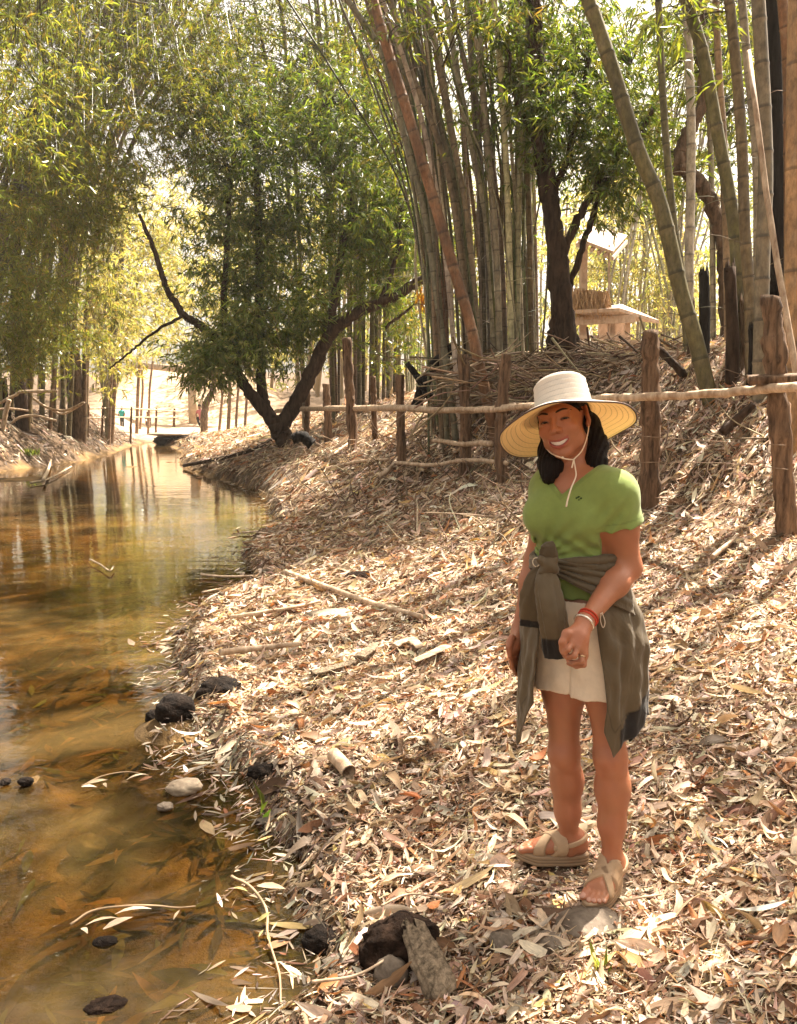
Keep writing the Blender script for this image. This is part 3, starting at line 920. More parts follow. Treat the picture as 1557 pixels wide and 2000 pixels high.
# clump behind the forked tree
C = []
for k in range(30):
    u0 = rng.uniform(585, 790); y = rng.uniform(22.8, 26)
    ut = u0 + (u0 - 720) * 0.5 + rng.normal(0, 25)
    pts = [(u0, 735 + rng.normal(0, 10)), (u0 + (ut - u0) * .15, 520), (u0 + (ut - u0) * .45, 300), (ut, 60)]
    w = rng.uniform(6, 10)
    C.append(culm(pts, y, y, w, w * .8, jitter([GRY, BRN, MOT, OLV], 1, 0.2)[0], 'thin bamboo culm in the clump behind the forked tree', 'culms of the bamboo clump behind the forked tree', ext=4, sides=6))

# left bank clump leaning over the stream
D = []
for k in range(34):
    u0 = rng.uniform(-70, 185); y = np.interp(u0, [-70, 0, 100, 185], [23.5, 24.3, 26.0, 29.5]) + rng.uniform(0, 3.0)
    le = rng.uniform(0.4, 1.25)
    pts = [(u0, 785 + rng.normal(0, 8)), (u0 + 8 * le + rng.normal(0, 6), 580), (u0 + 60 * le, 380), (u0 + 150 * le, 200), (u0 + 290 * le, -5)]
    w = rng.uniform(7, 14)
    D.append(culm(pts, y, y, w, w * .75, jitter([BRN, (0.10, 0.075, 0.035), OLV, (0.17, 0.12, 0.06)], 1, 0.2)[0], 'brown bamboo culm on the left bank leaning right over the stream', 'bamboo culms leaning over the stream from the left bank', ext=3, sides=7, twigs=2))
# slim clump further up the left bank
E = []
for k in range(16):
    u0 = rng.uniform(198, 232); y = rng.uniform(34, 36.5)
    ut = u0 + (u0 - 212) * 3.2 + rng.normal(0, 8)
    E.append(culm([(u0, 752), (u0 + (ut - u0) * .3, 660), (u0 + (ut - u0) * .65, 560), (ut, 470)], y, y, 6, 4, jitter([(0.19, 0.165, 0.07), (0.26, 0.21, 0.11)], 1, 0.15)[0],
                  'thin culm of the small far bamboo clump left of the sandy slope', 'culms of the small far bamboo clump', ext=1.5, sides=5))
# pale stand beyond the hut
H = []
for k in range(46):
    u0 = rng.uniform(1165, 1345) if k < 34 else rng.uniform(775, 850); y = rng.uniform(24, 30)
    ut = u0 + rng.normal(0, 45)
    w = rng.uniform(4, 7)
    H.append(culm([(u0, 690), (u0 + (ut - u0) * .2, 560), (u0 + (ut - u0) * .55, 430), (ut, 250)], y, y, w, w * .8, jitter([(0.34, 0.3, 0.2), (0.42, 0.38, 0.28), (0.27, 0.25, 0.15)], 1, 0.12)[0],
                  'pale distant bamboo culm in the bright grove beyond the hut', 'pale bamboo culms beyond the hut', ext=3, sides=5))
# bare poles in front of the sandy slope
for (u, v0, v1, w, y) in [(268, 815, 690, 7, 44), (291, 800, 705, 5, 45), (277, 790, 720, 5, 47), (222, 790, 700, 9, 34), (216, 770, 660, 6, 33), (447, 815, 730, 8, 42), (432, 800, 735, 6, 44), (462, 815, 745, 6, 42), (480, 810, 735, 6, 40)]:
    culm([(u, v0), (u + 2, (v0 + v1) / 2), (u + rng.normal(2, 4), v1)], y, y, w, w * .8, (0.24, 0.15, 0.09), 'bare brown pole standing before the sunlit sandy slope', 'bare poles before the sandy slope', 'bare_pole', ext=0, cat='pole', sides=6)


def tree(name, label, cat, limbs, y, base_uv, barkmat='bark', group=None, rough=0.1):
    """limbs: list of (points, width0, width1[, y override])"""
    bp = P(base_uv[0], base_uv[1], y); g = tz(bp[0], bp[1])
    e = empty(name, (bp[0], bp[1], min(g, bp[2])), label, cat, group)
    mb = MB(); lines = []
    for i, lb in enumerate(limbs):
        pts, w0, w1 = lb[:3]
        dy = lb[3] if len(lb) > 3 else (0, 0)
        ys = np.linspace(y + dy[0], y + dy[1], len(pts))
        p = np.array([P(u, v, yy) for (u, v), yy in zip(pts, ys)])
        n = 8 * len(pts)
        p = spline(p, n)
        if i == 0:
            p[0, 2] = min(p[0, 2], g) - 0.3
        p[1:-1] += rng.normal(0, 0.012, (n - 2, 3))
        rr = np.linspace(w0 * px(y) / 2, w1 * px(y) / 2, n)
        tube(mb, p, rr, 12, (0.06, 0.04, 0.03), True, rough, 3 + i)
        lines.append(p)
    mb.build('trunk', M[barkmat], e, e.location)
    return (e, np.array(e.location), lines)


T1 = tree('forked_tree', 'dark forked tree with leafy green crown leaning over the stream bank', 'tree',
          [([(562, 868), (550, 848), (537, 818)], 38, 36), ([(545, 838), (508, 792), (466, 735), (440, 680), (395, 638), (360, 615), (325, 560), (302, 490), (272, 418)], 26, 6, (0, -1.2)),
           ([(442, 685), (437, 620), (440, 540), (446, 420), (450, 340)], 15, 8, (-.2, .3)), ([(532, 822), (512, 765), (508, 600), (505, 420), (498, 280)], 24, 11, (0, .6)),
           ([(548, 838), (580, 782), (612, 720), (646, 652), (700, 610), (760, 585), (800, 560), (842, 532)], 31, 14, (0, -.8)),
           ([(645, 655), (656, 570), (668, 480), (690, 410), (655, 335), (614, 275), (610, 232), (642, 198)], 17, 7, (-.2, .4)),
           ([(745, 590), (775, 500), (782, 440), (776, 350)], 9, 6, (-.5, 0)), ([(752, 640), (790, 610), (835, 572)], 6, 4, (-.5, -.5)), ([(455, 720), (480, 690), (500, 668)], 9, 5),
           ([(360, 615), (300, 650), (250, 690), (215, 720)], 6, 3, (-.6, .5))], 19.6, (560, 864))
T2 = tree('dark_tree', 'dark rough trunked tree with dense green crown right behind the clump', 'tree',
          [([(1108, 715), (1098, 600), (1088, 500), (1076, 400), (1056, 280), (1050, 150), (1044, -10)], 46, 24), ([(1092, 520), (1128, 430), (1178, 352), (1240, 285), (1280, 200)], 18, 8),
           ([(1100, 590), (1140, 480), (1170, 380), (1195, 280), (1230, 130)], 14, 7, (.3, .5)), ([(1068, 720), (1080, 640), (1095, 560)], 16, 14), ([(1140, 718), (1120, 650), (1102, 560)], 18, 14),
           ([(1060, 300), (1010, 200), (990, 90)], 12, 6), ([(1076, 400), (1120, 270), (1150, 120)], 14, 7)], 11.0, (1108, 705))
T3 = tree('twisted_tree', 'twisted leaning brown trunk behind the pale blotched bamboo culm', 'tree',
          [([(1425, 700), (1418, 560), (1412, 470), (1388, 395), (1352, 342), (1326, 318), (1345, 260), (1374, 190), (1372, 90), (1360, -10)], 30, 20)], 10.4, (1425, 690), 'palebark')
T4 = tree('thick_tree', 'thick brown trunk rising through the bamboo on the left bank', 'tree',
          [([(150, 785), (138, 650), (134, 520), (150, 380), (170, 200)], 30, 18), ([(140, 560), (110, 420), (60, 250)], 16, 9)], 29.0, (150, 785), 'palebark')
T5 = tree('thick_tree', 'dark trunk at the left edge of the photo above the bank', 'tree',
          [([(40, 780), (36, 650), (30, 500), (50, 330), (90, 120)], 25, 16), ([(20, 840), (12, 790), (8, 740)], 14, 10)], 25.0, (40, 790))
T6 = tree('curved_tree', 'short curved dark trunk beside the pale pillar on far bank', 'tree', [([(398, 825), (402, 790), (415, 765), (418, 735), (412, 700)], 15, 8)], 46.0, (398, 820), 'palebark')

SV = np.array(S)
SUNSPOTS = []      # breaks cut into the canopy so the sun lights chosen spots
for (u, v, r_) in [(940, 1040, .65), (1000, 965, .6), (990, 1110, .45), (1400, 1230, .5), (1500, 1330, .45), (1300, 1180, .4), (610, 985, .6), (640, 1230, .4), (975, 1400, .35), (900, 1480, .25), (1420, 940, .5), (1330, 850, .5), (800, 1010, .6)]:
    g_ = hit(u, v); g_ = g_ - SV * ((g_[2] - 0.5) / SV[2]); SUNSPOTS.append((g_[0], g_[1], r_))
g_ = np.array([.52, 2.45, 1.75]); g_ = g_ - SV * ((g_[2] - .5) / SV[2]); SUNSPOTS.append((g_[0], g_[1], .65))
g_ = np.array([.74, 2.33, 1.35]); g_ = g_ - SV * ((g_[2] - .5) / SV[2]); SUNSPOTS.append((g_[0], g_[1], .5))

SKYGAP = [(240, 255, 34), (215, 240, 22), (320, 325, 16), (395, 460, 22), (150, 620, 26)]
def W(x, y, z, rx, ry, rz, n): return ('w', x, y, z, rx, ry, rz, n)


foliage([T1], [(600, 420, 19.8, 230, 210, 2.0, 190), (480, 520, 19.8, 85, 210, 1.5, 75), (720, 340, 20, 150, 190, 1.8, 120), (760, 440, 20, 110, 110, 1.2, 50), 
                (590, 640, 20, 120, 70, 1.2, 50), (520, 240, 20, 150, 100, 1.5, 60), (640, 230, 20, 130, 90, 1.6, 50), (470, 660, 19.2, 70, 60, .8, 30)], GREEN, 'crown', 0.19, 0.45, 85)
foliage([T1], [(415, 700, 18.4, 62, 48, .7, 44), (480, 640, 19, 50, 60, .7, 20)], LIGHT, 'leafy_shoot', 0.19, 0.4, 80)
foliage([T2], [(1030, 120, 11.5, 90, 140, .9, 60), (1130, 200, 11, 110, 120, 1, 70), (1200, 330, 11, 60, 90, .7, 44), (1150, 60, 11.5, 120, 80, 1, 40), (1100, 320, 11.2, 70, 60, .8, 18), (1215, 230, 11, 70, 90, .7, 30)],
        GREEN, 'crown', 0.13, 0.30, 75, spots=False)
foliage([T3], [(1340, 330, 11, 60, 90, 1, 16), (1400, 60, 11, 90, 80, 1, 30)], LIGHT, 'crown', 0.14, 0.33, 60)
foliage([T4, T5], [(90, 420, 22, 110, 120, 1.3, 70), (40, 640, 21.5, 70, 90, 1, 40), (150, 330, 22, 90, 90, 1.2, 50)], OLIVE, 'crown', 0.2, 0.5, 75, SKYGAP)
foliage([T6], [(440, 690, 46, 40, 25, .8, 10)], LIGHT, 'crown', 0.3, 0.6, 70)
foliage(D, [(80, 0, 20, 190, 90, 2.4, 110), (60, -220, 21, 330, 180, 3, 150), (150, -520, 21, 380, 200, 3, 110), (100, 120, 19, 170, 160, 2.6, 150), (60, 340, 19, 130, 140, 2, 100), (210, 330, 20, 130, 110, 2, 80), (330, 90, 20, 150, 120, 2, 105), (190, 440, 21, 60, 80, 2, 30),  # blobs far above the frame are added to darken the water's reflection
            (60, 560, 20, 110, 110, 2, 90), (100, 620, 22.5, 120, 80, 1.5, 70), (390, 260, 21, 110, 150, 2, 110), (300, 190, 20, 120, 100, 2, 80), (60, 690, 22, 90, 60, 1.5, 40)],
        OLIVE + LIGHT[:2], 'foliage', 0.15, 0.40, 78, SKYGAP)
LB = []
for k in range(5):
    x0 = rng.uniform(-10.4, -9.4); y0_ = rng.uniform(13.6, 16.4); dx = rng.uniform(1.6, 3.4)
    p = spline(np.array([[x0, y0_, tz(x0, y0_) - .3], [x0 + .1, y0_, 3.5], [x0 + .4 * dx, y0_ - .2, 7.0], [x0 + dx, y0_ - .5, 9.2], [x0 + dx * 1.6, y0_ - .7, 9.0]]), 50); mb = MB()
    tube(mb, p, np.linspace(.05, .012, 50) * (1 + .12 * (np.arange(50) % 4 == 0)), 8, (.16, .13, .06))
    o = tag(mb.build('bamboo_culm', M['bamboo'], None, p[0]), 'near bamboo culm arching in from outside the left edge', 'bamboo', 'bamboo culms arching in from the left'); LB.append((o, p[0], [p[22:]]))
foliage(LB, [W(-7.2, 14.6, 7.2, 1.3, 1.2, 1.6, 60), W(-6.6, 14.2, 8.6, 1.6, 1.2, .9, 40)], OLIVE + LIGHT[:2], 'foliage', 0.16, 0.38, 60)
foliage(C, [(520, -200, 24, 260, 170, 3, 130), (480, -520, 24, 330, 200, 3, 110), (480, 80, 24, 150, 120, 2, 100), (620, 80, 24, 120, 130, 2, 90), (560, 220, 24, 170, 140, 2, 80), (760, 450, 22, 90, 260, 2, 90), (700, 150, 21, 100, 150, 2, 60), (430, 200, 21, 100, 140, 1.5, 60), (800, 640, 22, 40, 60, 1, 12), (440, 420, 22, 90, 150, 2, 50), (600, 560, 22, 150, 130, 2, 60)],  # topmost blobs are out of view, added so the stream mirrors leaves
        OLIVE + GREEN, 'foliage', 0.19, 0.5, 65, SKYGAP)
foliage(B, [(880, -230, 13, 250, 150, 2, 80), (930, 250, 14, 160, 230, 1.6, 110), (800, 80, 13.5, 120, 110, 1.2, 40), (1000, 60, 13.5, 120, 100, 1.2, 50), (900, 480, 14, 90, 140, 1.0, 40), (960, 20, 10.5, 90, 40, .6, 10), (760, 30, 10.5, 60, 40, .6, 8)], OLIVE + GREEN, 'foliage', 0.14, 0.34, 55)  # first blob is unseen, added to keep white sky off the water
foliage(A, [(1300, 70, 12, 140, 110, 1.5, 60), (1420, 60, 12.5, 130, 100, 1.5, 60), (1250, 180, 13, 70, 130, 1.2, 34), (1490, 150, 12, 100, 150, 1.5, 44), (1335, 60, 8, 40, 40, .4, 5), (1300, 270, 14, 70, 90, 1, 26), (1430, 250, 12.5, 90, 90, 1, 26)],
        LIGHT, 'foliage', 0.14, 0.34, 60, [(1380, 290, 40), (1240, 400, 40)])
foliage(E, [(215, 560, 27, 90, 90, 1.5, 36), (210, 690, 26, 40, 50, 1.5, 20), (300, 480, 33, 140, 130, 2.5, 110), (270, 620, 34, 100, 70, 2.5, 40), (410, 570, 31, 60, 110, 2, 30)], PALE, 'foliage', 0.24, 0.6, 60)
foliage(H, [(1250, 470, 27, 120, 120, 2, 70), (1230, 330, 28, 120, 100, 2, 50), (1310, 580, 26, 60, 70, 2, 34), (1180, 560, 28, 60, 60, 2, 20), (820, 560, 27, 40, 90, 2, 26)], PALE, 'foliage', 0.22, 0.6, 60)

# unseen culms added outside the right edge; their leafy tops shade the beach
K = []
for k in range(7):
    x0 = rng.uniform(3.7, 5.2); y0_ = rng.uniform(3.6, 6.6); top = np.array([x0 - rng.uniform(.3, 2.2), y0_ + rng.uniform(-.6, .8), rng.uniform(8.0, 9.5)])
    p = spline(np.array([[x0, y0_, tz(x0, y0_) - .3], [x0 + .05, y0_, 3.2], [x0 - .15, y0_, 6.0], top]), 40); mb = MB()
    nd = (np.arange(40) % 4 == 0); tube(mb, p, np.linspace(.05, .02, 40) * (1 + .12 * nd), 8, np.where(nd[:, None], .08, 1.0) * np.array([[.2, .16, .09]]))
    o = tag(mb.build('bamboo_culm', M['bamboo'], None, p[0]), 'added unseen bamboo culm outside the right edge shading the beach', 'bamboo', 'added shade culms beyond the right edge'); K.append((o, p[0], [p[18:]]))
foliage(K, [W(3.4, 5.6, 7.2, 1.9, 1.5, 1.0, 64), W(1.7, 5.2, 7.5, 1.6, 1.5, .9, 34), W(4.6, 6.4, 8.0, 1.4, 1.4, .9, 30)], OLIVE, 'foliage', 0.17, 0.45, 75)
foliage(A + B, [(1350, -330, 8.5, 420, 220, 1.6, 16), (950, -320, 10.5, 330, 200, 1.8, 16)], OLIVE, 'shade_foliage', 0.17, 0.45, 70)  # unseen foliage above the frame, added to cast shade on the ground

# far wood that reads as one mass
mb = MB()
for k in range(760):
    u = rng.uniform(40, 1600); y = rng.uniform(56, 84)
    v = rng.uniform(340, 735)
    if 255 < u < 470 and v > 700: continue
    if 265 < u < 470: y = rng.uniform(74, 90)
    if (u - 395) ** 2 + (v - 460) ** 2 < 22 ** 2: continue
    if 1230 < u < 1330 and 420 < v < 600 and rng.uniform() < 0.5: continue
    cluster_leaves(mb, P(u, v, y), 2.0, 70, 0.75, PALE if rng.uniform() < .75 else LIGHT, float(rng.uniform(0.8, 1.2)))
for k in range(90):
    u = rng.uniform(40, 1600); y = rng.uniform(60, 84); a = P(u, 745, y); b = P(u + rng.normal(0, 30), 380, y); a[2] = min(a[2], tz(a[0], a[1])) - .3
    if 265 < u < 470: continue
    tube(mb, spline([a, (a + b) / 2 + rng.normal(0, .2, 3), b], 8), np.linspace(.16, .07, 8), 5, (0.3, 0.23, 0.15), False)
tag(mb.build('distant_woods', M['leaf'], smooth_shade=False), 'pale sunlit woods closing the view behind the stream', 'woods', None, 'stuff')
# ------------------------------------------------------------------ fence, hut, stones, sticks, far figures
def post(mb, u0, v0, u1, v1, w, y, seed, knob=False, bend=0.0):
    a = P(u0, v0, y); b = P(u1, v1, y); g = tz(a[0], a[1]); a0 = a.copy(); a0[2] = min(a[2], g) - .25
    a0[0] += (a[0] - b[0]) / max(.2, b[2] - a[2]) * (a[2] - a0[2])
    path = spline([a0, a, a * .6 + b * .4 + [bend, 0, 0], a * .3 + b * .7 + [bend * .6, 0, 0], b], 44)
    path[1:-1] += rng.normal(0, .004, (42, 3))
    r = np.full(44, w * .84 * px(y) / 2) * np.linspace(1.12, .92, 44)
    if knob:
        t = np.linspace(0, 1, 44); r *= 1 + .28 * np.exp(-((t - .80) / .05) ** 2) - .12 * np.exp(-((t - .66) / .05) ** 2)
    tube(mb, path, r, 16, (.2, .13, .08), True, .2, seed)


def make_fence():
    o = empty('pole_fence', (fence_x(9.0), 9.0, tz(fence_x(9.0), 9.0)), 'rustic pole fence of rough posts and bamboo rails along the right bank', 'fence')
    L_ = np.array(o.location)
    posts = [(1535, 1010, 1506, 578, 44, 5.4, True, 0), (1268, 980, 1270, 648, 44, 6.7, False, 0.01), (984, 960, 990, 692, 26, 9.0, False, -.06), (908, 945, 905, 692, 25, 10.0, False, .02), (785, 940, 781, 732, 20, 11.0, False, 0),
             (733, 882, 729, 735, 13, 14.0, False, 0), (691, 893, 677, 660, 22, 14.5, False, 0), (643, 885, 637, 750, 17, 17.0, False, 0), (600, 862, 601, 752, 13, 20.0, False, 0), (848, 900, 845, 770, 15, 12.5, False, .02), (1228, 905, 1222, 850, 10, 8.5, False, 0)]
    for k, (a, b, c, d, w, y, kn, be) in enumerate(posts):
        mb = MB(); post(mb, a, b, c, d, w, y, 11 + k, kn, be)
        pt = mb.build('post', M['post'], o, L_)
        if kn: pt['label'] = 'thick knobbly end post'
    rails = [([(1575, 757), (1480, 764), (1400, 766), (1250, 773), (1150, 782), (1040, 795)], [5.1, 5.5, 5.9, 6.6, 7.3, 8.3], 19, 13), ([(1060, 792), (990, 798), (930, 800), (865, 803)], [8.2, 8.9, 9.5, 10.2], 13, 9),
             ([(1005, 793), (930, 803), (850, 801), (780, 795), (700, 797), (590, 800), (540, 803)], [8.8, 9.6, 10.3, 11, 14.3, 19.5, 22], 11, 9), ([(990, 905), (900, 900), (830, 908), (775, 905)], [9, 9.8, 10.4, 11], 9, 7),
             ([(960, 868), (905, 866), (845, 862)], [9.3, 10, 11], 11, 8)]
    for (pts, ys, w0, w1) in rails:
        p = spline(np.array([P(u, v, y - .09) for (u, v), y in zip(pts, ys)]), 50); p[:, 2] += .012 * np.sin(np.linspace(0, 9, 50)) + rng.normal(0, .003, 50)
        rr = np.linspace(w0 * px(ys[0]) / 2, w1 * px(ys[-1]) / 2, 50)
        rr *= 1 + .12 * (np.arange(50) % 9 == 0)
        mb = MB(); tube(mb, p, rr, 10, (.5, .38, .26), True, .06, w0)
        mb.build('rail', M['rail'], o, L_)
    mb = MB(); plank(mb, P(1462, 742, 5.38), P(1560, 738, 5.30), .11, .05, (0, -.2, 1), (.2, .14, .09)); mb.build('plank', M['post'], o, L_)
    for (pts, ys) in [([(1240, 850), (1268, 853), (1400, 862), (1535, 870)], [6.9, 6.6, 6, 5.3]), ([(1225, 905), (1268, 903), (1420, 905), (1540, 917)], [7, 6.6, 5.9, 5.3])]:
        mb = MB(); tube(mb, spline(np.array([P(u, v, y - .13) for (u, v), y in zip(pts, ys)]), 30), .003, 5, (.25, .17, .11)); mb.build('wire', M['stick'], o, L_)


make_fence()


def far_fence():
    b = P(210, 800, 33)
    o = empty('pole_fence', (b[0], 30, tz(b[0], 30)), 'low far fence of thin poles beside the little figure in teal', 'fence'); L_ = np.array(o.location)
    for (u, v0, v1, y) in [(172, 830, 790, 31), (200, 828, 792, 34), (256, 828, 795, 38), (305, 825, 797, 45), (340, 823, 798, 50)]:
        mb = MB(); post(mb, u, v0, u + 1, v1, 5, y, u); mb.build('post', M['post'], o, L_)
    for (v0, v1) in ((799, 803), (817, 815)):
        mb = MB(); tube(mb, spline(np.array([P(160, v0, 30), P(240, v0 - 2, 38), P(345, v1, 50)]), 20), .034, 6, (.5, .4, .3), True, .1); mb.build('rail', M['rail'], o, L_)


far_fence()


def left_barrier():
    b = P(60, 790, 25)
    o = empty('branch_barrier', (b[0], b[1], tz(b[0], b[1])), 'crooked dead branches propped along the left bank', 'branches'); L_ = np.array(o.location)
    for (pts, w, y) in [([(-10, 792), (30, 772), (45, 765), (112, 764)], 6, 24.5), ([(60, 775), (95, 797), (130, 801), (165, 786)], 5, 26), ([(20, 828), (40, 815), (70, 812), (110, 822)], 5, 24.6), ([(-10, 800), (20, 798), (55, 802)], 4, 24),
                        ([(100, 800), (125, 808), (160, 790)], 4, 26.5), ([(5, 850), (10, 810), (18, 780)], 9, 23.8)]:
        mb = MB(); tube(mb, spline(np.array([P(u, v, y) for u, v in pts]), 20), w * px(y) / 2, 7, (.3, .22, .15), True, .15, int(w * 10)); mb.build('branch', M['rail'] if w < 10 else M['bark'], o, L_)


left_barrier()


def make_bridge():
    b = P(375, 822, 52)
    o = empty('footbridge', (b[0], b[1], tz(b[0], b[1])), 'pale concrete footbridge beam on a square pillar before the sandy slope', 'bridge'); L_ = np.array(o.location)
    mb = MB(); plank(mb, P(262, 712, 54), P(470, 734, 51), 1.0, .40, (0, 0, 1)); mb.build('beam', M['concrete'], o, L_)
    a = P(375, 730, 52); c = a.copy(); c[2] = tz(a[0], a[1]) - .3
    mb = MB(); plank(mb, c, a - [0, 0, .02], .5, .5, (0, 1, 0)); mb.build('pillar', M['concrete'], o, L_)
    mb = MB(); plank(mb, P(372, 742, 51.6), P(398, 744, 51.4), .4, .2); mb.build('bracket', M['concrete'], o, L_)


make_bridge()


def make_hut():
    Y = 18.0
    b = P(1190, 694, Y)
    o = empty('hut', (b[0], b[1], tz(b[0], b[1])), 'small pinkish open hut with thatch and railing beyond the brushwood', 'hut'); L_ = np.array(o.location)
    gz = tz(b[0], b[1])
    def part(name, mat, f):
        mb = MB(); f(mb); return mb.build(name, M[mat], o, L_, False)
    def q3(mb, pts, t, col=(.5, .35, .25)):
        p = np.array(pts); n = np.cross(p[1] - p[0], p[3] - p[0]); n /= np.linalg.norm(n)
        mb.add(np.vstack([p, p + n * t]), [(0, 1, 2, 3), (7, 6, 5, 4), (0, 4, 5, 1), (1, 5, 6, 2), (2, 6, 7, 3), (3, 7, 4, 0)], None, col)
    # high lean-to roof seen from below
    r = part('roof', 'timber', lambda mb: q3(mb, [P(1128, 470, Y - .6), P(1196, 496, Y - .9), P(1224, 464, Y + 1.2), P(1150, 445, Y + 1.4)], .06))
    r['label'] = 'high lean-to roof'
    for k in range(6):
        t = k / 5; a = P(1128 + 68 * t, 471 + 26 * t, Y - .62 - .28 * t) - [0, 0, .08]; c = P(1150 + 74 * t, 446 + 19 * t, Y + 1.4 - .2 * t) - [0, 0, .08]
        mb = MB(); plank(mb, a, c, .06, .08); mb.build('rafter', M['timber'], r, L_, False)
    for (u, v0, v1, w, y) in [(1140, 694, 470, 13, Y), (1190, 690, 478, 3, Y - .6), (1197, 690, 600, 8, Y - .3), (1226, 690, 615, 8, Y), (1094, 700, 560, 15, Y - .2)]:
        mb = MB(); a = P(u, v0, y); a[2] = min(a[2], tz(a[0], a[1])) - .2; plank(mb, a, P(u, v1, y), w * px(y), w * px(y), (0, 1, 0)); mb.build('post', M['timber'], o, L_, False)
    part('lower_roof', 'timber', lambda mb: q3(mb, [P(1122, 612, Y - 1.0), P(1210, 608, Y - 1.0), P(1288, 632, Y - .3), P(1215, 600, Y + 1.2)], .07))
    part('eave_beam', 'timber', lambda mb: (plank(mb, P(1118, 628, Y - .8), P(1240, 622, Y - .8), .1, .16),))
    def th(mb):
        for k in range(900):
            u = rng.uniform(1112, 1190); t = (u - 1112) / 78; v = rng.uniform(560 + 8 * t, 606)
            a = P(u, v, Y - .7 + rng.normal(0, .12)); d = np.array([rng.normal(0, .05), rng.normal(0, .05) - .06, -.22])
            tube(mb, np.array([a, a + d]), [.012, .005], 3, (.6, .33, .15), False)
        rock(mb, P(1150, 588, Y - .45), (.44, .25, .22), 5, .12, (.55, .3, .14), n=14)
    part('thatch', 'thatch', th)
    rl = part('railing', 'timber', lambda mb: plank(mb, P(1128, 658, Y - .7), P(1236, 656, Y - .7), .06, .06))
    for k in range(13):
        u = 1131 + k * 8.4; mb = MB(); plank(mb, P(u, 692, Y - .7), P(u + rng.normal(0, 1), 659, Y - .7), .045, .03, (0, 1, 0)); mb.build('baluster', M['timber'], rl, L_, False)
    part('floor_deck', 'timber', lambda mb: plank(mb, P(1110, 696, Y - .2), P(1245, 694, Y - .2), 1.6, .1, (0, 0, 1)))
    part('back_wall', 'timber', lambda mb: plank(mb, P(1168, 668, Y + 1.0), P(1230, 668, Y + 1.0), .04, .9, (0, 0, 1)))


make_hut()

# brushwood behind the fence
mb = MB()
SCOL = [(.34, .25, .16), (.24, .17, .11), (.44, .34, .23), (.14, .09, .06)]
for k in range(620):
    u = rng.normal(1090, 125); v = rng.uniform(690, 800); y = rng.uniform(9.8, 11.8)
    if u > 1330 or u < 800: continue
    c = P(u, v, y); c[2] = max(c[2], tz(c[0], c[1]) + .02); l = rng.uniform(.25, 1.1); a = rng.normal(0.05, .5); d = np.array([math.cos(a), rng.normal(0, .5), math.sin(a) * .8]); d /= np.linalg.norm(d)
    tube(mb, spline([c - d * l / 2, c + rng.normal(0, .05, 3), c + d * l / 2 + rng.normal(0, .05, 3)], 6), np.linspace(rng.uniform(.006, .018), .004, 6), 4, jitter(SCOL, 1, .2)[0], False)
tag(mb.build('brushwood', M['stick']), 'tangled heap of dry sticks between the fence and the hut', 'brushwood', None, 'stuff')
# thin debris along the fence foot and the bank
mb = MB()
for k in range(1200):
    u = rng.uniform(560, 1557); y = rng.uniform(6.5, 16); x = (u - W0 / 2) / F * y
    if abs(x - fence_x(y)) > 1.6: continue
    z = tz(x, y); l = rng.lognormal(math.log(.35), .5); a = rng.uniform(0, 3.14); el_ = abs(rng.normal(0, .5)); d = np.array([math.cos(a) * math.cos(el_), math.sin(a) * math.cos(el_), math.sin(el_)])
    c = np.array([x, y, z + .02]); e = c + d * l
    tube(mb, spline([c, (c + e) / 2 + rng.normal(0, .05, 3), e], 6), np.linspace(rng.uniform(.004, .013), .003, 6), 4, jitter(SCOL, 1, .2)[0], False)
tag(mb.build('fallen_twigs', M['stick']), 'scattered dry twigs along the foot of the fence', 'twigs', None, 'stuff')

# dead leaning logs behind the fence
for (pts, w0, w1, y, lab) in [([(812, 800), (828, 752), (850, 712), (892, 672)], 24, 20, 11.4, 'black dead log leaning right behind the fence'), ([(840, 778), (818, 740), (795, 708)], 16, 10, 11.2, 'short black log crossing the leaning dead log'),
                              ([(1345, 745), (1320, 715), (1282, 678)], 17, 14, 8.4, 'dead branch leaning behind the tall square cut post'), ([(610, 868), (590, 852), (572, 858)], 24, 20, 13.6, 'black root stub beside the base of the forked tree'),
                              ([(1410, 845), (1440, 820), (1472, 790)], 20, 14, 6.9, 'dark broken log on the leafy bank below the right bamboo')]:
    p = np.array([P(u, v, y) for u, v in pts]); p = spline(p, 24); mb = MB()
    tube(mb, p, np.linspace(w0, w1, 24) * px(y) / 2, 10, (.05, .035, .03), True, .2, int(w0))
    tag(mb.build('dead_log', M['burnt'] if 'black' in lab else M['bark'], None, p[0]), lab, 'log')


# stones
def stone(name, u, v, size, mat, lab, cat='stone', seed=0, amp=.22, sink=.35, yaw=0., z=None, freq=2.2, n=30):
    g = hit(u, v) if z is None else G(u, v, z)
    mb = MB(); c = np.array([g[0], g[1], g[2] + size[2] * (1 - 2 * sink)])
    rock(mb, c, size, seed, amp, (.1, .1, .1), 0, n, freq, yaw)
    return tag(mb.build(name, M[mat], None, g), lab, cat)


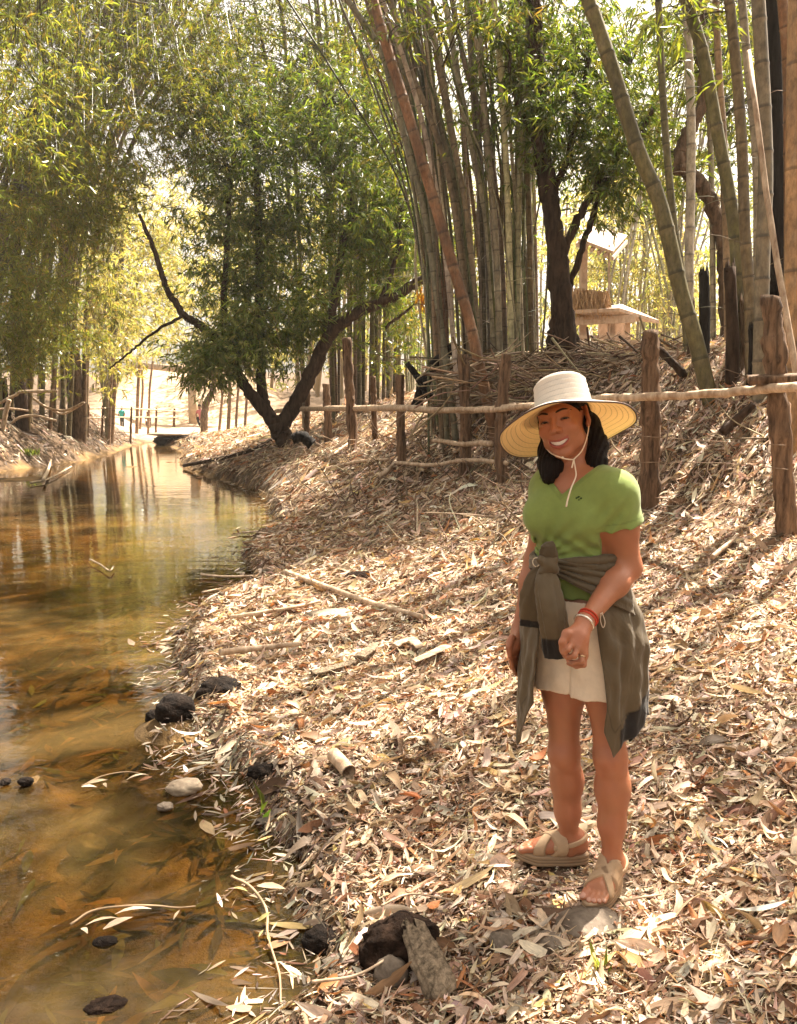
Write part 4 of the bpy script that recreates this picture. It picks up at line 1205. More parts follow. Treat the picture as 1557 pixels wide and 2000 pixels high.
stone('boulder', 340, 868, (.95, .5, .36), 'blackstone', 'large dark flat topped boulder at the far end of the water', 'boulder', 3, .16, .2, 0, 0.0)
stone('slab', 330, 852, (1.0, .55, .10), 'palestone', 'pale sunlit slab lying on the far dark boulder', 'slab', 5, .12, .0, 0, .42)
stone('stone', 385, 862, (.45, .3, .18), 'greystone', 'grey stone right of the far dark boulder', 'stone', 8, .2, .3)
stone('stone', 343, 1412, (.102, .09, .088), 'blackstone', 'round black stone standing in the shallow water', 'stone', 2, .13, .12, .4, .03, 2.0)
stone('stone', 297, 1408, (.036, .04, .034), 'blackstone', 'tiny black stone left of the round black one', 'stone', 6, .2, .15, 0, .02)
stone('stone', 430, 1362, (.13, .12, .085), 'blackstone', 'dark mossy stone at the edge under leaves', 'stone', 9, .2, .3, .4, .02)
stone('clod', 782, 1868, (.125, .10, .082), 'clod', 'big black earth clod beside the grey driftwood chunk', 'clod', 4, .2, .30, .5, None, 2.6, 44)
stone('stone', 630, 1842, (.06, .05, .035), 'blackstone', 'small dark stone half in the water left of the clod', 'stone', 12, .2, .3)
stone('stone', 765, 1915, (.054, .048, .052), 'greystone', 'rounded grey stone in front of the black clod', 'stone', 15, .12, .3, .3)
stone('stone', 990, 1846, (.052, .045, .032), 'greystone', 'flat grey stone among the leaves below the sandals', 'stone', 17, .14, .35, -.3)
stone('stone', 1150, 1806, (.105, .075, .03), 'greystone', 'dark half buried stone just below the front sandal', 'stone', 18, .1, .4, .2)
stone('stone', 1075, 1850, (.05, .045, .03), 'greystone', 'small grey stone between the flat stone and buried stone', 'stone', 19, .15, .35)
stone('stone', 360, 1540, (.075, .055, .034), 'palestone', 'pale cream stone lying in the shallow edge', 'stone', 20, .16, .42, .2, .02)
stone('stone', 10, 1530, (.026, .026, .014), 'blackstone', 'dark stone in the water at the left edge', 'stone', 22, .2, .25, 0, .01)
stone('stone', 50, 1530, (.034, .026, .018), 'blackstone', 'dark stone with a twig beside the left edge stone', 'stone', 23, .2, .25, 0, .01)
stone('stone', 322, 1578, (.034, .028, .017), 'greystone', 'small wet stone below the pale cream stone', 'stone', 24, .2, .35, 0, .01)
stone('stone', 515, 1512, (.07, .06, .035), 'blackstone', 'black stone at the leafy edge above the shallows', 'stone', 26, .2, .3)
stone('stone', 170, 1640, (.075, .06, .05), 'greystone', 'brown stone under the clear shallow water', 'stone', 27, .15, .8, 0, -.06)
stone('stone', 205, 1840, (.04, .025, .014), 'blackstone', 'dark stone beneath the floating dry branch', 'stone', 28, .2, .5, 0, 0.0)
stone('stone', 205, 1965, (.055, .035, .012), 'clod', 'low stone breaking the surface at the bottom', 'stone', 29, .3, .55, .2, 0.0)
stone('stone', 973, 985, (.10, .08, .075), 'palestone', 'white stone on the leaves left of the shirt sleeve', 'stone', 30, .2, .3)
stone('stone', 700, 1135, (.13, .10, .06), 'clod', 'dark clod on the leaves above the long thin pole', 'stone', 31, .22, .3)
stone('stone', 650, 1205, (.20, .12, .04), 'palestone', 'yellowish mossy hump beside the long thin pole', 'stone', 32, .2, .3)

# driftwood: a split, grooved slab of trunk wood with a broken end
mb = MB(); g = hit(850, 1945)
p = spline([P(806, 1808, g[1] + .15), P(828, 1862, g[1] + .07), P(852, 1912, g[1] + .0), P(872, 1958, g[1] - .04)], 40)
T_, N_, B_ = frames(p); ax = np.array([1.0, .25, .1]); na = 44; an = np.linspace(0, 2 * np.pi, na, endpoint=False); V = []
gro = 1 + .10 * np.sin(an * 9 + 1) + .07 * np.sin(an * 17 + 2) + .05 * np.sin(an * 5)
wid = np.interp(np.linspace(0, 1, 40), [0, .05, .4, .85, 1], [.018, .032, .044, .042, .028])
for k in range(40):
    x = ax - T_[k] * ax.dot(T_[k]); x /= np.linalg.norm(x); y = np.cross(T_[k], x)
    ca, sa = np.cos(an), np.sin(an); sq = (np.abs(ca) ** 4 + np.abs(sa) ** 4) ** -.25
    r = gro * sq * (1 + .05 * np.sin(k * .5 + an * 2)) * wid[k]
    end = (T_[k][None] * (.016 * np.sin(an * 5 + 1) + .012 * np.sin(an * 11))[:, None]) * (1 if k < 3 or k > 36 else 0)
    V.append(p[k] + x[None] * (ca * r)[:, None] + y[None] * (sa * r * .48)[:, None] + end)
V = np.concatenate(V); ix = np.arange(40 * na).reshape(40, na)
q = np.stack([ix[:-1], np.roll(ix, -1, 1)[:-1], np.roll(ix, -1, 1)[1:], ix[1:]], -1).reshape(-1, 4)
V = np.vstack([V, p[0], p[-1]]); tri = [(40 * na, k, (k + 1) % na) for k in range(na)] + [(40 * na + 1, ix[-1, (k + 1) % na], ix[-1, k]) for k in range(na)]
mb.add(V, q, tri, (.4, .3, .2))
tag(mb.build('driftwood', M['driftwood'], None, g), 'weathered grey driftwood slab leaning on the black clod', 'wood')


def stick(name, pts, w, lab, mat='rail', z=None, lift=.015, cat='stick', rough=.08, taper=.7, flat=1.0, hollow=False, onsurf=True):
    q = []
    for (u, v) in pts:
        g = hit(u, v) if z is None else G(u, v, z)
        q.append([g[0], g[1], max(g[2], 0) + lift + (.035 if z is None else 0)])
    y = np.mean([a[1] for a in q]); p = spline(np.array(q), 30)
    mb = MB(); tube(mb, p, np.linspace(1, taper, 30) * w * px(y) / 2, 12, (.5, .38, .26), not hollow, rough, int(abs(pts[0][0])), flat)
    if hollow:
        r = w * px(y) / 2
        tube(mb, p[::-1], r * .82, 12, (.05, .03, .02), False)
    return tag(mb.build(name, M[mat], None, p[0]), lab, cat)


stick('pole', [(558, 1130), (640, 1162), (720, 1192), (822, 1222)], 13, 'long thin brown pole lying across the leafy beach', 'rail', None, .03)
stick('pole', [(450, 1222), (560, 1205), (625, 1190)], 9, 'pale straight stick near the yellowish mossy hump', 'rail', None, .03)
stick('pole', [(430, 1303), (520, 1292), (590, 1285)], 14, 'pale stick lying over the dark stone at the edge', 'rail', None, .06)
stick('twig', [(392, 1126), (440, 1130), (500, 1128), (545, 1122)], 5, 'bare forked twig reaching into the water', 'rail', 0.01, .02)
stick('twig', [(395, 1160), (450, 1150), (520, 1148)], 4, 'thin dark twig below the forked one', 'stick', 0.01, .015)
stick('twig', [(176, 1098), (196, 1108), (214, 1120), (222, 1112)], 4, 'small crooked twig poking out mid stream', 'stick', 0.01, .03)
stick('twig', [(85, 948), (95, 925), (102, 900), (113, 872)], 5, 'upright bare twig on a debris mat far left', 'stick', 0.0, .12)
stick('twig', [(60, 948), (95, 940), (140, 915)], 4, 'slanting twig lying on the debris mat', 'stick', 0.0, .06)
stick('twig', [(475, 1045), (510, 1040), (545, 1028)], 4, 'pale twig at the shoreline bend', 'rail', 0.0, .03)
stick('bamboo_tube', [(652, 1500), (668, 1518), (682, 1535)], 30, 'short cut bamboo tube with a dark hollow end', 'rail', None, .028, 'bamboo', .02, 1.0, 1.0, True)
stick('bark_strip', [(610, 1335), (650, 1325), (692, 1312)], 26, 'broad curled pale bark strip on the leaves', 'driftwood', None, .03, 'bark', .15, .8, .28)
stick('bark_strip', [(700, 1305), (722, 1290), (730, 1278)], 30, 'greenish broad bark flake beside the curled strip', 'driftwood', None, .035, 'bark', .15, .7, .2)
stick('bark_strip', [(770, 1280), (800, 1268), (822, 1284)], 26, 'pale crumpled leaf sheath on the beach', 'rail', None, .03, 'bark', .2, .6, .25)
stick('bark_strip', [(808, 1312), (840, 1298), (872, 1282)], 26, 'white fan shaped leaf sheath left of the woman', 'rail', None, .03, 'bark', .1, 1.3, .15)
stick('stick', [(610, 1960), (700, 1945), (775, 1900)], 7, 'thin stick in front of the rounded grey stone', 'rail', None, .03)
stick('stick', [(745, 1862), (800, 1838), (880, 1850)], 5, 'pale splinter lying over the black clod', 'rail', None, .12)
stick('stick', [(1212, 1800), (1250, 1792), (1292, 1786)], 6, 'thin reed stalk right of the front sandal', 'rail', None, .03)
stick('stick', [(360, 915), (440, 900), (500, 882), (535, 860)], 8, 'dark fallen branch along the far right shore', 'bark', None, .05)
stick('stick', [(640, 905), (660, 890), (690, 868)], 7, 'straight stick leaning at the foot of the tall far post', 'rail', None, .05)
stick('stick', [(640, 925), (700, 912), (760, 908)], 8, 'bleached stick below the fence line', 'rail', None, .05)
stick('stick', [(740, 945), (765, 925), (778, 905)], 10, 'short pale stick slanting at the third post', 'rail', None, .06)
stick('stick', [(1390, 1110), (1425, 1080), (1440, 1065)], 10, 'pale splinter on the bank at the right', 'rail', None, .04)

# the white leaning pole at the right edge
culm([(1568, 800), (1530, 580), (1503, 420), (1478, 225), (1462, 100)], 5.9, 6.6, 14, 9, (.66, .56, .46), 'whitish dry bamboo pole leaning against the right hand culms', None, 'leaning_pole', ext=0, mat='rail', cat='pole', internode=1.2)


def spray(name, lab, pts, leaves, z=0.012, w=5, mat='stick', cat='branch'):
    """a broken twig with a few dead leaves lying on the water"""
    q = np.array([[*G(u, v, z)[:2], z + .012 * math.sin(k)] for k, (u, v) in enumerate(pts)]); y = q[:, 1].mean(); p = spline(q, 26)
    e = empty(name, p[0], lab, cat); mb = MB(); tube(mb, p, np.linspace(1, .5, 26) * w * .8 * px(y) / 2, 7, (.36, .25, .15), True, .2); mb.build('stem', M[mat], e, p[0])
    for (u, v, L, ang, col) in leaves:
        g = G(u, v, z + .012); mb = MB()
        leaves_mesh(mb, np.array([g]), np.array([L * .85]), np.array([L * .22]), np.array([ang]), np.array([rng.normal(-.1, .15)]), np.array([rng.normal(0, .3)]), np.array([.3]), np.array([.2]), np.array([col]), 5)
        mb.build('leaf', M['litter'], e, p[0])


CR, YL = (.42, .32, .21), (.42, .36, .14)
spray('floating_branch', 'dry broken branch floating on the water near the bottom left', [(138, 1806), (180, 1785), (240, 1776), (300, 1770), (345, 1768), (382, 1764)],
      [(200, 1795, .12, .3, (.5, .36, .24)), (230, 1800, .11, .5, (.6, .45, .32)), (165, 1815, .08, -.9, (.6, .48, .34)), (345, 1785, .05, 1.3, CR), (260, 1775, .14, .15, (.65, .52, .4))], .015, 7)
spray('vine_stem', 'jointed vine stem with yellow leaves trailing along the water edge', [(452, 1712), (490, 1738), (520, 1782), (523, 1830), (545, 1895), (548, 1955)],
      [(465, 1700, .05, 1.1, CR), (470, 1735, .07, -.4, YL), (495, 1750, .05, -.6, CR), (515, 1790, .06, .5, YL), (510, 1822, .035, 1.2, YL), (525, 1832, .045, -1.2, YL), (530, 1730, .12, -.1, (.6, .45, .3))], .02, 9)
spray('leafy_twig', 'pale leafy twig caught in the shallows by the cream stone', [(160, 1535), (200, 1520), (250, 1512), (290, 1515)], [(190, 1525, .10, .3, CR), (205, 1532, .07, -1.0, CR), (265, 1515, .11, .1, (.7, .58, .42)), (175, 1535, .08, .6, (.62, .5, .36)), (285, 1520, .07, .6, (.35, .16, .08))], .012, 4)

# hanging dried tuft
e = P(832, 575, 13.4); mb = MB()
for k in range(60):
    a = e + rng.normal(0, .06, 3) * [1, 1, 1.6]; d = rng.normal(0, .05, 3) + [0, 0, -.16]
    leaf_quads(mb, a[None], (d / np.linalg.norm(d))[None], np.array([rng.uniform(.12, .22)]), np.array([.035]), jitter([(.62, .33, .06), (.5, .22, .05), (.7, .45, .1)], 1, .15))
tube(mb, np.array([P(836, 535, 13.3), e + [0, 0, .05]]), .01, 4, (.1, .06, .03))
tag(mb.build('dried_tuft', M['leaf'], None, e), 'orange tuft of dried leaves hanging from the right limb of the forked tree', 'dried leaves')

# green weeds
for (u, v, n, L, pal, lab) in [(55, 890, 120, .28, LIGHT, 'pale green grassy tuft on the far left bank'), (515, 1590, 5, .14, GREEN, 'fresh green leaf tuft at the shallow edge'), (1175, 1915, 8, .10, LIGHT, 'small green sprig among the leaves near the bottom'), (1560 - 225, 692, 6, .1, LIGHT, 'tiny green sprig below the leaning olive culm')]:
    g = hit(u, v); mb = MB()
    rock(mb, g, (L * .12, L * .12, L * .1), 3, .2, pal[2], n=6); sp_ = .5 if n > 20 else .04
    b = g + np.stack([rng.normal(0, L * sp_, n), rng.normal(0, L * .3, n), np.zeros(n)], 1); d = rng.normal(0, .45, (n, 3)); d[:, 2] = 1; d /= np.linalg.norm(d, axis=1, keepdims=True)
    leaf_quads(mb, b, d, L * rng.uniform(.6, 1.2, n), np.full(n, L * .16), jitter(pal, n, .15)); tag(mb.build('weed', M['leaf'], None, g), lab, 'plant')

# bright sprays hanging into the frame at the upper right
for (u, v, lab) in [(1283, 45, 'bright green bamboo spray hanging at the top beside the slim culm'), (1325, 85, 'bright green bamboo spray hanging right of the upper one')]:
    c = P(u, v, 7.6); mb = MB(); tube(mb, spline([c + [.25, .3, .5], c + [.05, .1, .2], c], 8), .005, 4, (.2, .18, .06)); n = 14
    d = rng.normal(0, .45, (n, 3)); d[:, 2] -= 1; d /= np.linalg.norm(d, axis=1, keepdims=True)
    leaf_quads(mb, c + rng.normal(0, .05, (n, 3)), d, rng.uniform(.1, .2, n), np.full(n, .026), jitter([(.25, .33, .05), (.32, .36, .07)], n, .1)); tag(mb.build('bamboo_spray', M['leaf'], None, c), lab, 'bamboo leaves')


# far figures
def figure(u, v0, v1, y, shirt_c, leg_c, pose, lab):
    b = hit(u, v0); y = b[1]; h = (v0 - v1) * px(y)
    S = h / 1.6
    q = lambda x, z, dy=0: b + np.array([x * S, dy * S, z * S])
    mb = MB(); sk = (.2, .1, .06)
    def blob(mb, pts, rs, col): tube(mb, spline(np.array(pts), 12), np.interp(np.linspace(0, 1, 12), np.linspace(0, 1, len(rs)), rs) * S, 10, col)
    if pose == 'stand':
        body = [([q(-.08, .0), q(-.09, .42), q(-.07, .80)], [.05, .06, .09]), ([q(.08, .0), q(.09, .42), q(.07, .80)], [.05, .06, .09]), ([q(0, .75), q(0, 1.0), q(0, 1.28), q(0, 1.4)], [.13, .14, .16, .06]),
                ([q(0, 1.34), q(.01, 1.42), q(.01, 1.52), q(.01, 1.6)], [.055, .09, .10, .03]), ([q(-.16, 1.3), q(-.25, 1.05), q(-.24, .8)], [.06, .045, .035]), ([q(.16, 1.3), q(.23, 1.05), q(.2, .85, -.1)], [.06, .045, .035])]
        torso = [([q(0, .78), q(0, 1.0), q(0, 1.28), q(0, 1.38)], [.16, .165, .185, .09]), ([q(-.15, 1.32), q(-.24, 1.1)], [.085, .07]), ([q(.15, 1.32), q(.22, 1.1)], [.085, .07])]
        legs = [([q(-.08, .06), q(-.09, .42), q(-.07, .82)], [.07, .08, .11]), ([q(.08, .06), q(.09, .42), q(.07, .82)], [.07, .08, .11])]
        hd = q(.01, 1.54)
    else:
        body = [([q(-.1, .0), q(-.22, .5), q(.05, .42)], [.05, .07, .1]), ([q(.1, 0, -.1), q(.18, .5, -.25), q(.05, .42)], [.05, .07, .1]), ([q(.05, .4), q(.03, .7), q(-.04, .98), q(-.05, 1.1)], [.15, .15, .16, .06]),
                ([q(-.06, 1.05), q(-.07, 1.14), q(-.08, 1.25), q(-.08, 1.32)], [.055, .09, .10, .03]), ([q(-.18, .98), q(-.3, .75), q(-.25, .5)], [.06, .045, .035]), ([q(.1, .98), q(.2, .75), q(.05, .55, -.2)], [.06, .045, .035])]
        torso = [([q(.05, .42), q(.03, .7), q(-.04, .98), q(-.05, 1.07)], [.18, .175, .185, .09]), ([q(-.16, 1.0), q(-.27, .82)], [.085, .065]), ([q(.09, 1.0), q(.17, .82)], [.085, .065])]
        legs = [([q(-.1, .06), q(-.22, .5), q(.05, .42)], [.07, .09, .13]), ([q(.1, .06, -.1), q(.18, .5, -.25), q(.05, .42)], [.07, .09, .13])]
        hd = q(-.08, 1.27)
    for p_, r_ in body: blob(mb, p_, r_, sk)
    o = mb.build('person', M['plain'], None, b); tag(o, lab, 'person')
    rm = o.modifiers.new('fuse', 'REMESH'); rm.mode = 'VOXEL'; rm.voxel_size = .03 * S; rm.use_smooth_shade = True
    o.data.materials.clear(); o.data.materials.append(surf('far skin', lambda nt: mix(nt, 'MIX', 0.0, sk, sk), .6))
    mb = MB(); [blob(mb, p_, r_, shirt_c) for p_, r_ in torso]; mb.build('shirt', M['plain'], o, b)
    mb = MB(); [blob(mb, p_, r_, leg_c) for p_, r_ in legs]; mb.build('trousers', M['plain'], o, b)
    mb = MB(); rock(mb, hd + np.array([0, .03 * S, .03 * S]), np.array([.11, .11, .11]) * S, 1, .05, (.015, .01, .01), n=10); mb.build('hair', M['plain'], o, b)


figure(239, 834, 796, 31.5, (.03, .30, .30), (.03, .035, .04), 'stand', 'small far person in a teal top standing at the end of the stream')
figure(393, 832, 784, 29.5, (.38, .12, .13), (.02, .02, .02), 'crouch', 'far person in reddish top and dark trousers crouching beside the pillar')
figure(291, 836, 800, 30.5, (.05, .035, .03), (.12, .08, .06), 'crouch', 'far person in dark clothes crouching between the water and sandy slope')
# ------------------------------------------------------------------ the woman
class SDF:
    def __init__(self, xs, ys, zs):
        self.x, self.y, self.z = (np.asarray(a, np.float32) for a in (xs, ys, zs))
        self.f = np.full((len(xs), len(ys), len(zs)), 0.3, np.float32)

    def sub(self, lo, hi):
        s = []
        for a, l, h in ((self.x, lo[0], hi[0]), (self.y, lo[1], hi[1]), (self.z, lo[2], hi[2])):
            i, j = np.searchsorted(a, l), np.searchsorted(a, h)
            s.append(slice(max(0, i - 1), min(len(a), j + 1)))
        return tuple(s)

    def pts(self, s):
        return self.x[s[0]][:, None, None], self.y[s[1]][None, :, None], self.z[s[2]][None, None, :]

    def comb(self, s, d, k, op):
        a = self.f[s]
        if op == 'sub': d = -d
        if k > 0:
            h = np.maximum(k - np.abs(a - d), 0) / k
            q = h * h * k * 0.25
        else: q = 0
        self.f[s] = (np.minimum(a, d) - q) if op == 'add' else (np.maximum(a, d) + q)

    def cone(self, a, b, ra, rb, k=0.02, op='add', flat=None):
        a = np.asarray(a, float); b = np.asarray(b, float); m = max(ra, rb) + k + 0.012
        s = self.sub(np.minimum(a, b) - m, np.maximum(a, b) + m)
        X, Y, Z = self.pts(s)
        ab = b - a; L2 = ab.dot(ab) + 1e-12
        t = np.clip(((X - a[0]) * ab[0] + (Y - a[1]) * ab[1] + (Z - a[2]) * ab[2]) / L2, 0, 1)
        d = np.sqrt((X - a[0] - t * ab[0]) ** 2 + (Y - a[1] - t * ab[1]) ** 2 + (Z - a[2] - t * ab[2]) ** 2) - (ra + (rb - ra) * t)
        self.comb(s, d, k, op)

    def ell(self, c, r, R=None, k=0.02, op='add'):
        """ellipsoid, R columns = its axes"""
        c = np.asarray(c, float); r = np.asarray(r, float); R = np.eye(3) if R is None else np.asarray(R)
        m = r.max() + k + 0.012
        s = self.sub(c - m, c + m); X, Y, Z = self.pts(s)
        X = X - c[0]; Y = Y - c[1]; Z = Z - c[2]
        l = [X * R[0, i] + Y * R[1, i] + Z * R[2, i] for i in range(3)]
        k0 = np.sqrt(sum((l[i] / r[i]) ** 2 for i in range(3))); k1 = np.sqrt(sum((l[i] / r[i] ** 2) ** 2 for i in range(3))) + 1e-9
        self.comb(s, k0 * (k0 - 1) / k1, k, op)

    def chain(self, pts, rs, k=0.02, op='add'):
        for i in range(len(pts) - 1): self.cone(pts[i], pts[i + 1], rs[i], rs[i + 1], k, op)

    def mesh(self):
        f = self.f; s = f < 0
        nx, ny, nz = f.shape
        cnt = np.zeros((nx - 1, ny - 1, nz - 1), np.int8)
        off = [(i, j, k) for i in (0, 1) for j in (0, 1) for k in (0, 1)]
        for (i, j, k) in off: cnt += s[i:nx - 1 + i, j:ny - 1 + j, k:nz - 1 + k]
        act = np.argwhere((cnt > 0) & (cnt < 8))
        cv = {o: f[act[:, 0] + o[0], act[:, 1] + o[1], act[:, 2] + o[2]] for o in off}
        acc = np.zeros((len(act), 3)); w = np.zeros(len(act))
        for a in off:
            for ax in range(3):
                if a[ax] == 0:
                    b = list(a); b[ax] = 1; b = tuple(b)
                    fa, fb = cv[a], cv[b]; c = (fa < 0) != (fb < 0)
                    t = np.where(c, fa / np.where(c, fa - fb, 1), 0)
                    p = np.tile(np.array(a, float), (len(act), 1)); p[:, ax] = t
                    acc += p * c[:, None]; w += c
        idx = act + acc / w[:, None]
        V = np.stack([np.interp(idx[:, i], np.arange(n), arr) for i, (n, arr) in enumerate(((nx, self.x), (ny, self.y), (nz, self.z)))], 1)
        lut = np.full(cnt.shape, -1, np.int32); lut[act[:, 0], act[:, 1], act[:, 2]] = np.arange(len(act))
        Q = []
        for ax in range(3):
            sl0 = [slice(1, -1)] * 3; sl1 = [slice(1, -1)] * 3
            sl0[ax] = slice(0, -1); sl1[ax] = slice(1, None)
            ch = np.argwhere(s[tuple(sl0)] != s[tuple(sl1)])
            if not len(ch): continue
            o = np.ones(3, int); o[ax] = 0; e = ch + o
            u, v = [(1, 2), (2, 0), (0, 1)][ax]
            U = np.zeros(3, int); U[u] = 1; Vv = np.zeros(3, int); Vv[v] = 1
            q = np.stack([lut[tuple((e - U - Vv).T)], lut[tuple((e - Vv).T)], lut[tuple(e.T)], lut[tuple((e - U).T)]], 1)
            flip = ~s[tuple(e.T)]
            q[flip] = q[flip][:, ::-1]
            Q.append(q)
        Q = np.concatenate(Q); Q = Q[(Q >= 0).all(1)]
        return V, Q


def lin(segs):
    """[(a,b,step),...] -> non-uniform axis"""
    out = []
    for a, b, st in segs: out += list(np.arange(a, b, st))
    return np.array(out)


def lap(V, Q, it=1, lam=0.5):
    for _ in range(it):
        s = np.zeros_like(V); c = np.zeros(len(V))
        for i in range(4):
            np.add.at(s, Q[:, i], V[Q[:, (i + 1) % 4]] + V[Q[:, (i + 3) % 4]]); np.add.at(c, Q[:, i], 2)
        V = V + lam * (s / np.maximum(c, 1)[:, None] - V)
    return V


def rotx(a): c, s = math.cos(a), math.sin(a); return np.array([[1, 0, 0], [0, c, -s], [0, s, c]])
def roty(a): c, s = math.cos(a), math.sin(a); return np.array([[c, 0, s], [0, 1, 0], [-s, 0, c]])
def rotz(a): c, s = math.cos(a), math.sin(a); return np.array([[c, -s, 0], [s, c, 0], [0, 0, 1]])


# --- landmarks
Fd = np.array([-0.5, -0.866, 0]); Ld = np.array([0.866, -0.5, 0]); Ud = np.array([0, 0, 1.0])
BR = np.stack([Ld, -Fd, Ud], 1)                          # body axes as columns: left, back, up
neckb = P(1120, 930, 2.44); chest = P(1119, 995, 2.44); belly = P(1128, 1085, 2.44); pelvis = P(1136, 1190, 2.43)
shL, shR = P(1200, 964, 2.34), P(1084, 958, 2.55)
elL, wrL = P(1224, 1108, 2.36), P(1143, 1214, 2.20)
elR, wrR = P(1051, 1095, 2.59), P(1015, 1228, 2.55)
hipL, hipR = P(1176, 1225, 2.38), P(1100, 1225, 2.47)
knL, knR = P(1192, 1478, 2.34), P(1102, 1472, 2.45)
anL, anR = P(1196, 1690, 2.36), P(1112, 1652, 2.50)
GL, GR = 0.155, 0.165                                     # ground under each foot
yawH = rad(27)
HR = rotz(-yawH) @ roty(rad(-13)) @ rotx(rad(4))          # head: x = image right, y = back, z = up
HC = P(1097, 822, 2.42)


def hp(x, y, z):
    """head-local (right in the picture, forward, up) -> world"""
    return HC + HR @ np.array([x, -y, z])


def add_head(S):
    RH = HR
    S.ell(hp(0, -.018, .034), (.069, .088, .082), RH, .02)
    S.ell(hp(0, .022, -.030), (.0575, .060, .080), RH, .03)
    S.ell(hp(0, .064, -.094), (.021, .017, .015), RH, .03)
    for s in (-1, 1):
        S.ell(hp(s * .043, .012, -.064), (.016, .022, .02), RH, .03)
        S.ell(hp(s * .038, .055, -.022), (.021, .017, .017), RH, .02)
        S.cone(hp(s * .010, .079, .030), hp(s * .044, .066, .030), .008, .006, .016)
    S.cone(hp(0, .078, .024), hp(0, .099, -.020), .0055, .0088, .011)
    S.ell(hp(0, .097, -.021), (.0105, .0095, .008), RH, .006)
    for s in (-1, 1):
        S.ell(hp(s * .0118, .086, -.0235), (.0075, .0085, .0070), RH, .008)
        S.ell(hp(s * .006, .096, -.0305), (.0032, .005, .0028), RH, .002, 'sub')
    # mouth
    S.ell(hp(0, .076, -.058), (.030, .012, .016), RH, .012)
    mu = [hp(x, .083 - 14 * x * x, -.0530 + 8 * x * x) for x in (-.029, -.015, 0, .015, .029)]
    ml = [hp(x, .084 - 16 * x * x, -.0725 + 20 * x * x) for x in (-.029, -.015, 0, .015, .029)]
    S.chain(mu, [.002, .0036, .0042, .0036, .002], .003)
    S.chain(ml, [.002, .0042, .0052, .0042, .002], .003)
    for x in np.linspace(-.024, .024, 11):
        S.ell(hp(x, .090 - 14 * x * x, -.0622 + 13.5 * x * x), (.004, .016, .0036 + .0042 * (1 - (x / .024) ** 2)), RH, .001, 'sub')
    # eyes: lid mound then a narrow smiling slit
    for s in (-1, 1):
        S.ell(hp(s * .031, .066, .007), (.0155, .012, .0105), RH, .008)
        for x in np.linspace(-.0105, .0105, 6):
            S.ell(hp(s * .031 + x, .080, .0068 - 20 * x * x), (.0028, .012, .0026), RH, .001, 'sub')
    # ears
    for s in (-1, 1):
        ER = HR @ rotz(s * rad(24)) @ rotx(rad(-12))
        if s < 0:
            S.ell(hp(-.071, -.016, .0), (.005, .015, .026), HR, .005); continue
        S.ell(hp(s * .077, -.014, .002), (.0075, .019, .031), ER, .005)
        S.ell(hp(s * .0735, -.010, -.027), (.0065, .009, .011), ER, .006)
        S.ell(hp(s * .0855, -.010, .006), (.0055, .0115, .019), ER, .003, 'sub')
        S.ell(hp(s * .080, -.001, -.002), (.004, .006, .007), ER, .003)
    # neck
    S.cone(hp(0, -.030, -.055), neckb + np.array([0.0, .01, -.02]), .047, .053, .03)
    S.cone(hp(.045, -.02, -.07), neckb + Fd * .045 + Ld * .02, .013, .011, .02)


def add_torso(S, inf=0.0, k=0.05):
    i = inf
    S.ell(chest, np.array([.132, .096, .155]) + i, BR, k)
    S.ell(neckb + Ud * -.035 - Fd * .012, np.array([.125, .062, .05]) + i, BR, k)
    S.ell(belly, np.array([.118, .096, .145]) + i, BR, k)
    S.ell(pelvis, np.array([.132, .104, .115]) + i, BR, k)
    for s in (-1, 1):
        S.ell(chest + Ld * .062 * s + Fd * .070 + Ud * -.018, np.array([.062, .052, .064]) + i, BR, .035)
    S.cone(neckb + Ld * .03 - Ud * .02, shL, .05 + i, .054 + i, k)
    S.cone(neckb - Ld * .03 - Ud * .02, shR, .05 + i, .054 + i, k)


def add_uarm(S, inf=0.0, t=1.0):
    for sh, el in ((shL, elL), (shR, elR)):
        m = sh + (el - sh) * 0.45
        S.chain([sh, m, sh + (el - sh) * t], [.055 + inf, .051 + inf, (.051 + (.042 - .051) * (t - .45) / .55) + inf if t > .45 else .051 + inf], .03)


def finger(S, pts, r0, r1, k=.0035):
    n = len(pts); S.chain(pts, np.linspace(r0, r1, n), k)
    return pts[-1]


def add_hand_L(S):
    w = wrL
    c = P(1130, 1245, 2.165)
    S.cone(w, c, .024, .026, .02)
    kn = [P(1119, 1255, 2.145), P(1128, 1264, 2.14), P(1136, 1273, 2.145), P(1142, 1281, 2.155)]
    S.cone(c, kn[0], .022, .013, .012); S.cone(c, kn[1], .022, .013, .012); S.cone(c, kn[2], .022, .0125, .012); S.cone(w + (c - w) * .6, kn[3], .020, .0115, .012)
    tips = []
    tips.append(finger(S, [kn[0], P(1110, 1268, 2.125), P(1102, 1276, 2.135), P(1098, 1273, 2.15)], .0095, .0068))
    tips.append(finger(S, [kn[1], P(1122, 1281, 2.122), P(1109, 1284, 2.135), P(1103, 1281, 2.152)], .0098, .0068))
    tips.append(finger(S, [kn[2], P(1136, 1292, 2.13), P(1121, 1295, 2.14), P(1110, 1290, 2.16)], .0092, .0065))
    tips.append(finger(S, [kn[3], P(1141, 1299, 2.145), P(1126, 1302, 2.155), P(1110, 1296, 2.17)], .0082, .0058))
    S.cone(w + (c - w) * .35, P(1107, 1238, 2.15), .017, .0135, .014)
    tips.append(finger(S, [P(1107, 1238, 2.15), P(1099, 1254, 2.14), P(1098, 1268, 2.142)], .0125, .0085, .006))
    return tips


